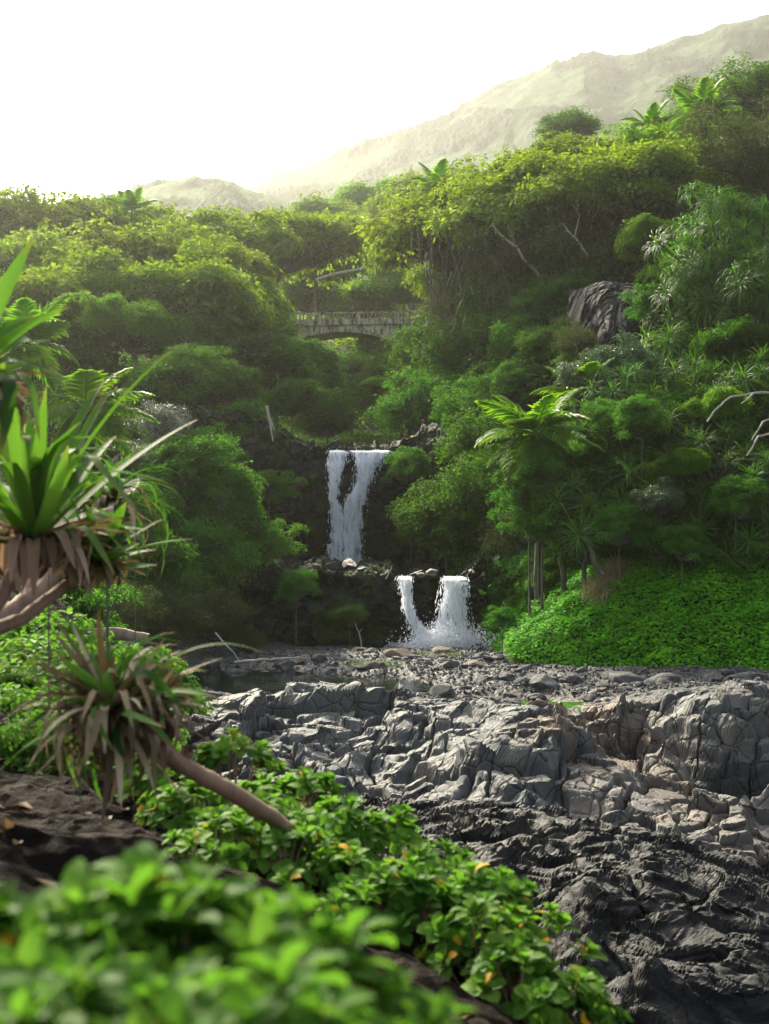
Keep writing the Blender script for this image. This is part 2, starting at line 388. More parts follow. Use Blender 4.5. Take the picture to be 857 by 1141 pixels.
# ------------------------------------------------------------------ stepped cliffs of the two falls
M_cliff = rock_mat('wet_cliff', (.030,.031,.032), (.008,.0085,.010), joint=1.3, rough=.8, moss=.8, crk=0.0)
def zlow(x): return np.interp(x, [-16,-9,-7,-3,-.6,.3,.8,1.5,2.2,2.9,3.4,4.6,6.5,12], [4.5,4.2,3.6,3.1,3.0,2.9,2.62,3.0,3.0,2.58,3.0,3.8,4.4,6])
def zup(x): return np.interp(x, [-18,-12,-10.5,-6.3,-5.6,-3,.3,1.0,3,5,12], [7,7.5,10.4,10.6,9.3,8.8,8.7,9.3,9.5,8,6])
def build_cliff():
    us = np.concatenate([np.linspace(-18,-9,60)[:-1], np.linspace(-9,6,420), np.linspace(6,14,60)[1:]])
    nodes = [0,.10,.45,.58,.90,1.0]
    t = np.concatenate([np.linspace(0,.08,14)[:-1], np.linspace(.08,.42,170)[:-1], np.linspace(.42,.55,60)[:-1], np.linspace(.55,.9,240)[:-1], np.linspace(.9,1,50)])
    U, Tt = np.meshgrid(us, t)
    nzl = .35*fbm(U*.9, 0*U, oct=3, seed=97); chl = np.maximum(np.exp(-((U-.8)/.45)**4), np.exp(-((U-2.85)/.5)**4)); chu = np.exp(-((U+1.2)/1.7)**4)
    zl = zlow(U)+nzl*(1-chl)*1.6; zu = zup(U)+.5*fbm(U*.7, 0*U+3, oct=3, seed=98)*(1-chu)*1.6; z0 = -1.0+0*U
    y1 = 58.0 + .9*pn(U*.35, 0*U, seed=90) + np.where(U < -1, np.minimum((-1-U)*.18, 1.8), 0) - np.exp(-((U-1.9)/.7)**2)*-.6
    y2 = 72.0 + .8*pn(U*.3, 0*U, seed=91) - np.clip((U-1.2)*1.6, 0, 9) - np.clip((-6-U)*.3, 0, 2)
    k = np.clip(Tt, 0, 1)
    Yp = np.where(k<.08, 56+(y1-56)*k/.08, np.where(k<.42, y1+.35*(k-.08)/.34, np.where(k<.55, y1+.35+(y2-y1-.35)*(k-.42)/.13, np.where(k<.9, y2+.5*(k-.55)/.35, y2+.5+(k-.9)/.1*20))))
    Zp = np.where(k<.08, z0, np.where(k<.42, z0+(zl-z0)*(k-.08)/.34, np.where(k<.55, zl-.15, np.where(k<.9, zl-.15+(zu-zl+.15)*(k-.55)/.35, zu + (k-.9)/.1*.3))))
    steep = sstep(.08,.11,k)*(1-sstep(.41,.43,k)) + sstep(.55,.57,k)*(1-sstep(.89,.91,k))
    d = .75*facet3(U/1.5, Yp/1.5, Zp/1.1, 92, .9, .9, .06, .12) + .34*facet3(U/.5+3, Yp/.5, Zp/.34, 93, .8, .9, .08, .14) + .30*fbm(U*.5, Yp*.5, Zp*.5, oct=4, seed=94)
    lip = np.exp(-((k-.42)/.03)**2)+np.exp(-((k-.9)/.03)**2)
    Yp = Yp - d*(.25+.75*steep) ; Zp = Zp + d*(1-steep)*.55 + lip*.12*fbm(U*2.5, Yp*0, oct=3, seed=95)
    me = mesh_np('cliff', np.stack([U, Yp, Zp], -1).reshape(-1,3), grid_faces(*U.shape), M_cliff, False)
    tag(link('cliff', me), 'dark wet lava cliff that steps up behind both waterfalls', 'cliff', kind='structure')
build_cliff()

# pale bare rock in the green wall on the right
M_pale = rock_mat('weathered_cliff', (.17,.165,.15), (.015,.015,.015), joint=.9, rough=.85)
def build_bare():
    n, m = 220, 300
    u = np.linspace(-1,1,n); v = np.linspace(-1,1,m); Uu, Vv = np.meshgrid(u, v)
    c = P(690, 380, 69.5)
    r = np.sqrt(Uu**2+Vv**2)
    X = c[0]+Uu*2.1+.5*Vv; Z = c[2]+Vv*3.4
    Y = c[1] + 4.5*np.abs(Uu)**3 + 2.5*np.maximum(Vv,0)**3 + Vv*.5
    d = 1.1*facet3(X/1.1, Y/1.4, Z/3.6, 101, .7, .7, .2, .1)+.4*facet3(X/.32, Y/.4, Z/1.3, 102, .6, .6, .2, .12)+.4*fbm(X*.6, Y*.6, Z*.3, oct=4, seed=103)
    Y = Y-d
    me = mesh_np('cliff_face', np.stack([X,Y,Z],-1).reshape(-1,3), grid_faces(m, n)[:, ::-1], M_pale, False)
    tag(link('cliff_face', me), 'bare weathered grey rock face among the green wall on the right', 'cliff', kind='structure')
build_bare()

# ------------------------------------------------------------------ hills
def build_hill(name, sky, d0, d1, seed, mat, label, nx=860, nt=300, zfoot=15, rough=1.0, tree=4.0):
    sky = np.array(sky, float)
    us = np.linspace(sky[0,0], sky[-1,0], nx); t = np.linspace(0, 1.25, nt)
    U, Tt = np.meshgrid(us, t)
    D = d0+(d1-d0)*Tt
    zr = CZ-(np.interp(U, sky[:,0], sky[:,1])-CY)/F*d1
    X = (U-CX)/F*D
    tt = np.minimum(Tt, 1)
    Z = zfoot + (zr-zfoot)*(tt**1.15) - np.maximum(Tt-1,0)*(zr+30)*1.6
    s = .012*600/(d1-d0)
    rg = 1-np.abs(fbm(X*s, D*s*.45, oct=5, seed=seed))*1.6
    Z = Z + (rg-.75)*(zr-zfoot)*.10*rough*np.sin(np.minimum(Tt,1)*pi)**.6 + .03*(zr-zfoot)*rough*fbm(X*s*3, D*s*3, oct=3, seed=seed+3)*np.minimum(Tt*3,1)
    wood = sstep(-.15,.15, fbm(X*s*1.3, D*s*.9, oct=4, seed=seed+9))
    _, e, idd = facet2(X/(tree*2), D/(tree*2), seed+5, 0, 0, 0)
    Z = Z + tree*(.25+.75*wood)*(.3+idd)*sstep(0,.5,e)
    me = mesh_np(name, np.stack([X,D,Z],-1).reshape(-1,3), grid_faces(*U.shape), mat, True, {'wood': wood, 'tone': idd})
    tag(link(name, me), label, 'mountain', kind='structure')
def hill_mat(name, a, b, g):
    m, nt = newmat(name); n = N(nt)
    tc = n('ShaderNodeTexCoord')
    w = n('ShaderNodeAttribute', attribute_name='wood'); t = n('ShaderNodeAttribute', attribute_name='tone')
    nz = n('ShaderNodeTexNoise', {'Vector': (tc,'Object'), 'Scale': .05, 'Detail': 8.0, 'Roughness': .7})
    tr = mixc(n, (t,2), a, b)
    gr = mixc(n, ramp(n, nz, [(.4,(0,0,0)),(.6,(1,1,1))]), g, tuple(v*1.6 for v in g))
    c = mixc(n, (w,2), gr, tr)
    bp = n('ShaderNodeTexNoise', {'Vector': (tc,'Object'), 'Scale': .5, 'Detail': 8.0, 'Roughness': .8})
    bu = n('ShaderNodeBump', {'Strength': 1.0, 'Distance': 2.5, 'Height': (bp,0)})
    pr = n('ShaderNodeBsdfPrincipled', {'Base Color': c, 'Roughness': .9, 'Specular IOR Level': .1, 'Normal': bu})
    n('ShaderNodeOutputMaterial', {'Surface': pr})
    return m
M_hill = hill_mat('mountain_forest', (.008,.030,.009), (.016,.050,.014), (.030,.075,.022))
build_hill('mountain', [(-500,330),(60,300),(160,255),(220,228),(260,210),(300,196),(350,181),(400,160),(440,148),(500,127),(530,108),(560,94),(600,76),(650,58),(690,62),(740,50),(780,38),(830,20),(857,15),(1000,-40),(1500,-200)],
           330, 1000, 200, M_hill, 'tall misty forested mountain ridge rising to the right', tree=2.0, rough=.6)
M_hill2 = hill_mat('foothill_grass', (.010,.045,.010), (.022,.075,.016), (.045,.11,.030))
build_hill('hill', [(-500,290),(0,245),(60,232),(85,225),(120,219),(150,209),(172,202),(205,199),(235,200),(258,203),(275,210),(310,222),(360,238),(420,250),(520,262),(700,270)],
           240, 560, 230, M_hill2, 'low green foothill behind the left canopy', nx=420, nt=140, zfoot=20, tree=1.6, rough=.6)
# ------------------------------------------------------------------ plant building blocks
def unit(v): return v/np.maximum(np.linalg.norm(v, axis=-1, keepdims=True), 1e-9)
LEAF4 = (np.array([(0,0,0),(-.28,.48,.10),(0,1,-.08),(.28,.48,.10)]), np.array([(0,3,2),(0,2,1)]))
def _obov():
    s = [0,.22,.48,.72,.90,1.0]; w = [.05,.11,.24,.33,.25,.05]
    V = []; 
    for a, b in zip(s, w):
        z = .16*sin(a*pi)*.8 - .16*a*a
        V += [(-b,a,z+b*.30),(0,a,z),(b,a,z+b*.30)]
    Q = []
    for i in range(5):
        for j in range(2):
            k = i*3+j; Q.append((k,k+1,k+4,k+3))
    return np.array(V), np.array(Q)
LEAFO = _obov()
LEAFB = (np.array([(0,0,0),(-.33,.35,.09),(-.2,.75,.05),(0,1,-.12),(.2,.75,.05),(.33,.35,.09),(0,.5,0)]), np.array([(0,5,6),(6,5,4),(6,4,3),(6,3,2),(6,2,1),(6,1,0)]))

def stamp(buf, tmpl, pos, nrm, dirv, size, tone, tip=None, width=1.0):
    """copies of one leaf: pos (n,3), nrm = face normal, dirv = where the leaf points, size (n,)"""
    V, Q = tmpl
    n_ = unit(nrm); d = unit(dirv - (dirv*n_).sum(1, keepdims=True)*n_); s = np.cross(d, n_)
    sz = np.asarray(size)[:,None,None]
    W = pos[:,None,:] + sz*(V[None,:,0:1]*width*s[:,None,:] + V[None,:,1:2]*d[:,None,:] + V[None,:,2:3]*n_[:,None,:])
    k = len(V); N_ = len(pos)
    QQ = (Q[None] + (np.arange(N_)*k)[:,None,None]).reshape(-1, Q.shape[1])
    tn = np.repeat(tone, k); tp = np.tile(V[:,1], N_) if tip is None else np.repeat(tip, k)
    buf.add(W.reshape(-1,3), QQ, tn, tp)

def rdir(r, n, low=-1.0):
    z = r.uniform(low, 1, n); a = r.uniform(0, 2*pi, n); q = np.sqrt(1-z*z)
    return np.stack([q*np.cos(a), q*np.sin(a), z], 1)

def tube(buf, path, rad, sides=6, tone=0.5):
    path = np.asarray(path, float); rad = np.asarray(rad, float)
    t = unit(np.gradient(path, axis=0)); ref = np.array([0,0,1.]) if abs(t[0,2]) < .9 else np.array([1.,0,0])
    a = unit(np.cross(t, ref)); b = np.cross(t, a)
    ang = np.linspace(0, 2*pi, sides, endpoint=False)
    V = path[:,None,:] + rad[:,None,None]*(np.cos(ang)[None,:,None]*a[:,None,:] + np.sin(ang)[None,:,None]*b[:,None,:])
    m = len(path); Q = []
    for i in range(m-1):
        for j in range(sides):
            Q.append((i*sides+j, i*sides+(j+1)%sides, (i+1)*sides+(j+1)%sides, (i+1)*sides+j))
    buf.add(V.reshape(-1,3), np.array(Q), tone, 0)
    buf.add(path[-1:]+t[-1:]*rad[-1], np.zeros((0,3),int), tone, 0)

def wander(r, p, q, n=8, amp=.1):
    p, q = np.asarray(p, float), np.asarray(q, float); s = np.linspace(0,1,n)[:,None]
    L = np.linalg.norm(q-p); w = np.cumsum(r.normal(0, amp*L/n**.5, (n,3)), 0); w = w - w[0] - s*(w[-1]-w[0])
    return p + (q-p)*s + w

def crown(name, seed, mat, R=5., nl=60, ns=22, k=12, leaf=.40, flat=.75, low=-.3, lr=(.13,.27), spray=.05, up=.55, tmpl=LEAF4, droop=.5, width=1.0, inner=.45, limbs=True, limbmat=None, lowsp=-.35, jit=.33):
    """lobes of twigs; the leaves of one twig lie roughly in one plane, as on a real branch"""
    r = np.random.default_rng(seed)
    fl = np.array([1,1,flat])
    d = rdir(r, nl, low); rad = (r.uniform(inner, 1.0, nl)**.7)[:,None]
    warp = 1+.28*pn(d[:,0]*1.6+seed, d[:,1]*1.6, d[:,2]*1.6, seed=seed)[:,None]*3.3
    C = d*rad*R*fl*warp*.86
    lrad = r.uniform(*lr, nl)*R
    ii = np.repeat(np.arange(nl), ns)
    e = rdir(r, nl*ns, lowsp)
    S = C[ii] + e*lrad[ii][:,None]*np.array([1,1,.7])*r.uniform(.6,1.45,(nl*ns,1))
    jj = np.repeat(np.arange(nl*ns), k)
    n = len(jj)
    sn = unit(e*.7 + d[ii]*.35 + np.array([0,0,1.])*up + r.normal(0,.3,(nl*ns,3)))      # plane of each twig
    off = r.normal(0,1,(n,3)); off -= (off*sn[jj]).sum(1,keepdims=True)*sn[jj]*.75
    Pp = S[jj] + off*spray*R
    nr = sn[jj] + r.normal(0,jit,(n,3))
    dv = off*.9 + e[jj]*.5 + r.normal(0,.35,(n,3)) - np.array([0,0,droop])
    lt = r.uniform(0,1,nl)
    tone = np.clip(.34*lt[ii][jj] + .46*r.uniform(0,1,nl*ns)[jj] + .30*r.uniform(0,1,n)-.03, 0, 1)
    b = Buf(); stamp(b, tmpl, Pp, nr, dv, leaf*r.uniform(.6,1.25,n), tone, width=width)
    me = b.mesh(name, mat)
    lm = None
    if limbs:
        lb = Buf()
        for i in range(0, nl, 1 if nl < 30 else 2):
            q = C[i]*.97; tube(lb, wander(r, (0,0,-R*flat*.55), q, 7, .12), np.linspace(.035,.008,7)*R, 5)
            for j in range(2):
                e2 = S[i*ns+j]; tube(lb, wander(r, q*.75+np.array([0,0,-R*flat*.14]), e2, 5, .12), np.linspace(.012,.004,5)*R, 4)
        lm = lb.mesh('limbs', limbmat)
    return me, lm

def blades(buf, r, base, az, el, L, W, droop, seg=7, fold=.28, power=1.4, kink=None, twist=0.0, tipw=.08, tone=None):
    """strap leaves; every argument an array over leaves"""
    n = len(base); s = np.linspace(0,1,seg+1)
    if kink is None: kink = np.zeros(n)
    bend = droop[:,None]*s[None]**power + kink[:,None]*sstep(.45,.6,s)[None]
    elk = el[:,None] - bend
    aa = az[:,None] + twist*r.normal(0,1,(n,1))*s[None]
    T_ = np.stack([np.cos(elk)*np.cos(aa), np.cos(elk)*np.sin(aa), np.sin(elk)], -1)
    ctr = np.concatenate([np.zeros((n,1,3)), np.cumsum(T_[:,:-1]+T_[:,1:], 1)*.5/seg], 1)*L[:,None,None] + base[:,None,:]
    side = np.stack([-np.sin(aa), np.cos(aa), 0*aa], -1); upv = np.cross(T_, side)
    w = (np.interp(s, [0,.08,.5,.8,1], [.75,.95,1,.62,tipw]))[None,:,None]*W[:,None,None]*.5
    l = ctr + side*w + (-upv)*w*fold*-1; rr = ctr - side*w + upv*w*fold
    l = ctr + side*w + upv*w*fold
    V = np.stack([l, ctr, rr], 2).reshape(-1,3)
    q = []
    for i in range(seg):
        for j in range(2): k = i*3+j; q.append((k,k+1,k+4,k+3))
    q = np.array(q); Q = (q[None]+(np.arange(n)*(seg+1)*3)[:,None,None]).reshape(-1,4)
    tone = r.uniform(0,1,n) if tone is None else tone
    buf.add(V, Q, np.repeat(tone, (seg+1)*3), np.tile(np.repeat(s,3), n))

def rosette(buf, r, c, L=.9, W=.06, n=44, tilt=(0,0,1), droop=(.5,1.5), dead=0, spread=1.0, seg=7, elr=(-.35,1.35), lenv=.2, kp=.22):
    """a whorl of sword leaves round an axis"""
    k = np.arange(n); az = k*2.39996 + r.normal(0,.12,n); u = (k+.5)/n
    el = elr[1] - (elr[1]-elr[0])*u**.8*spread + r.normal(0,.10,n)
    base = np.array(c)[None] + np.stack([np.cos(az)*.03*L, np.sin(az)*.03*L, -.22*L*u], 1)
    LL = L*(.75+.35*np.sin(u*pi))*(1+r.normal(0,lenv,n)*.6)
    kn = np.where(r.uniform(0,1,n) < kp, r.uniform(.6,1.6,n), 0)
    b2 = Buf(); blades(b2, r, base*0, az, el, LL, np.full(n, W)*r.uniform(.8,1.1,n), r.uniform(*droop,n), seg, kink=kn, twist=.12)
    V = b2.V[0] + np.repeat(base-np.array(c), (seg+1)*3, 0)
    t = unit(np.array([tilt], float))[0]; z = np.array([0,0,1.]); ax = np.cross(z, t); sn = np.linalg.norm(ax)
    if sn > 1e-4:
        ax /= sn; cs = t[2]; K = np.array([[0,-ax[2],ax[1]],[ax[2],0,-ax[0]],[-ax[1],ax[0],0]])
        V = V @ (np.eye(3)+sn*K+(1-cs)*K@K).T
    buf.add(V + np.array(c), b2.Q[0], b2.A[0], b2.B[0])

# ------------------------------------------------------------------ leaf and bark colours
GRN = lambda a, b, c: [(0, a), (.55, b), (1, c)]
M_canopy = leaf_mat('canopy_leaf', [(0,(.034,.095,.003)),(.5,(.085,.185,.005)),(.78,(.18,.29,.03)),(1,(.42,.50,.18))], (.30,.42,.01), .50, .62, .10)  # palest stops paint whitish highlight sparkle into the leaf colour
M_bright = leaf_mat('bright_leaf', GRN((.035,.105,.006),(.060,.165,.008),(.11,.225,.012)), (.26,.50,.01), .48, .62, .10)
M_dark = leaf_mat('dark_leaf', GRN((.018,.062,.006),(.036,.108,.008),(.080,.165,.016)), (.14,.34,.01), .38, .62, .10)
M_grey = leaf_mat('scrub_leaf', GRN((.028,.045,.012),(.050,.070,.020),(.10,.11,.045)), (.12,.16,.03), .35, .7, .1)
M_shrub = leaf_mat('shrub_leaf', GRN((.018,.078,.008),(.040,.135,.012),(.095,.215,.022)), (.14,.42,.02), .42, .62, .10)
M_strap = leaf_mat('strap_leaf', GRN((.016,.050,.010),(.032,.090,.014),(.070,.140,.022)), (.12,.36,.01), .36, .55, .14, (.14,.12,.03), .88)
M_pand = leaf_mat('screw_pine_leaf', GRN((.014,.060,.008),(.032,.110,.012),(.090,.165,.020)), (.12,.36,.01), .36, .55, .15, (.20,.13,.05), .86)
M_frond = leaf_mat('palm_leaf', GRN((.035,.110,.006),(.070,.190,.010),(.16,.29,.02)), (.30,.60,.01), .42, .5, .15, None)
M_under = leaf_mat('undergrowth_leaf', GRN((.015,.052,.005),(.032,.092,.008),(.070,.150,.014)), (.14,.32,.01), .36, .62, .10, patch=.3)
M_cover = leaf_mat('creeper_leaf', GRN((.045,.20,.004),(.085,.33,.006),(.17,.46,.015)), (.20,.65,.01), .36, .62, .10, patch=.15)
M_bark = bark_mat('grey_bark', (.05,.045,.035), (.16,.14,.11), 5)
M_limb = bark_mat('pale_limb', (.035,.034,.022), (.095,.09,.06), 8)

# ------------------------------------------------------------------ kinds of tree
K = {}
K['canopy1'] = crown('crown', 11, M_canopy, 5, 84, 26, 10, .40, limbmat=M_limb)
K['canopy2'] = crown('crown', 12, M_canopy, 5, 72, 26, 12, .36, .66, limbmat=M_limb, spray=.055)
K['bright']  = crown('crown', 13, M_bright, 5, 80, 26, 10, .38, .8, limbmat=M_limb)
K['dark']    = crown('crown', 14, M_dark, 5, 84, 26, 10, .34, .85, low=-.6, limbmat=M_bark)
K['shrub1']  = crown('crown', 15, M_shrub, 2.5, 74, 24, 12, .17, .95, low=-.5, limbmat=M_bark, spray=.055)
K['shrub2']  = crown('crown', 16, M_shrub, 2.5, 60, 26, 13, .15, .9, low=-.5, limbmat=M_bark, spray=.05, inner=.3)
K['scrub']   = crown('crown', 17, M_grey, 3, 80, 22, 8, .14, .9, low=-.5, limbmat=M_limb, spray=.06, up=.2, jit=.6)
K['twiggy']  = crown('crown', 18, M_grey, 3, 90, 20, 8, .15, .95, low=-.7, limbmat=M_limb, spray=.07, up=.1, jit=.6)
K['blossom'] = crown('crown', 19, leaf_mat('silver_leaf', GRN((.06,.09,.05),(.12,.15,.10),(.30,.32,.26)), (.15,.18,.1), .2, .4, .6), 2.5, 50, 22, 10, .13, .9, limbmat=M_limb, spray=.06)
K['spread1'] = crown('crown', 21, M_canopy, 8, 190, 20, 9, .50, .42, low=-.35, lr=(.09,.19), spray=.036, limbmat=M_limb)
K['spread2'] = crown('crown', 22, M_canopy, 8, 170, 21, 9, .48, .48, low=-.3, lr=(.08,.17), spray=.034, limbmat=M_limb)
KR = {'spread1':8,'spread2':8,'canopy1':5,'canopy2':5,'bright':5,'dark':5,'shrub1':2.5,'shrub2':2.5,'scrub':3,'twiggy':3,'blossom':2.5}

def trunk_mesh(seed):
    r = np.random.default_rng(seed); b = Buf()
    p = wander(r, (0,0,0), (0,0,1), 12, .10); p[:,2] = np.linspace(0,1,12)
    tube(b, p, np.interp(np.linspace(0,1,12), [0,.08,.4,1], [1.5,1.0,.75,.5]), 9)
    return b.mesh('trunk', M_bark, True)
TRUNKS = [trunk_mesh(300+i) for i in range(4)]
_rt = random.Random(5)
def tree(kind, px, py, D, R, label, sz=1.0, group=None, name='tree', cat='tree', rz=None, tr=.045):
    c = P(px, py, D)
    g = float(T(c[0], c[1])) - .4
    cr, lm = K[kind]; s = R/KR[kind]
    g = min(g, c[2]-R*.5)
    t = tag(empty(name, (c[0], c[1], g), 0), label, cat, group)
    h = c[2]-g; rz = _rt.uniform(0, 6.28) if rz is None else rz
    a = (_rt.uniform(-.28,.28), _rt.uniform(-.28,.28), rz); q = (s*_rt.uniform(.88,1.2), s*_rt.uniform(.88,1.2), s*sz)
    link('crown', cr, t, (0,0,h), a, q)
    if lm: link('limbs', lm, t, (0,0,h), a, q)
    tt = R*tr; link('trunk', _rt.choice(TRUNKS), t, (0,0,0), (0,0,rz), (tt,tt,max(.3,h-R*.35*sz)))
    return t
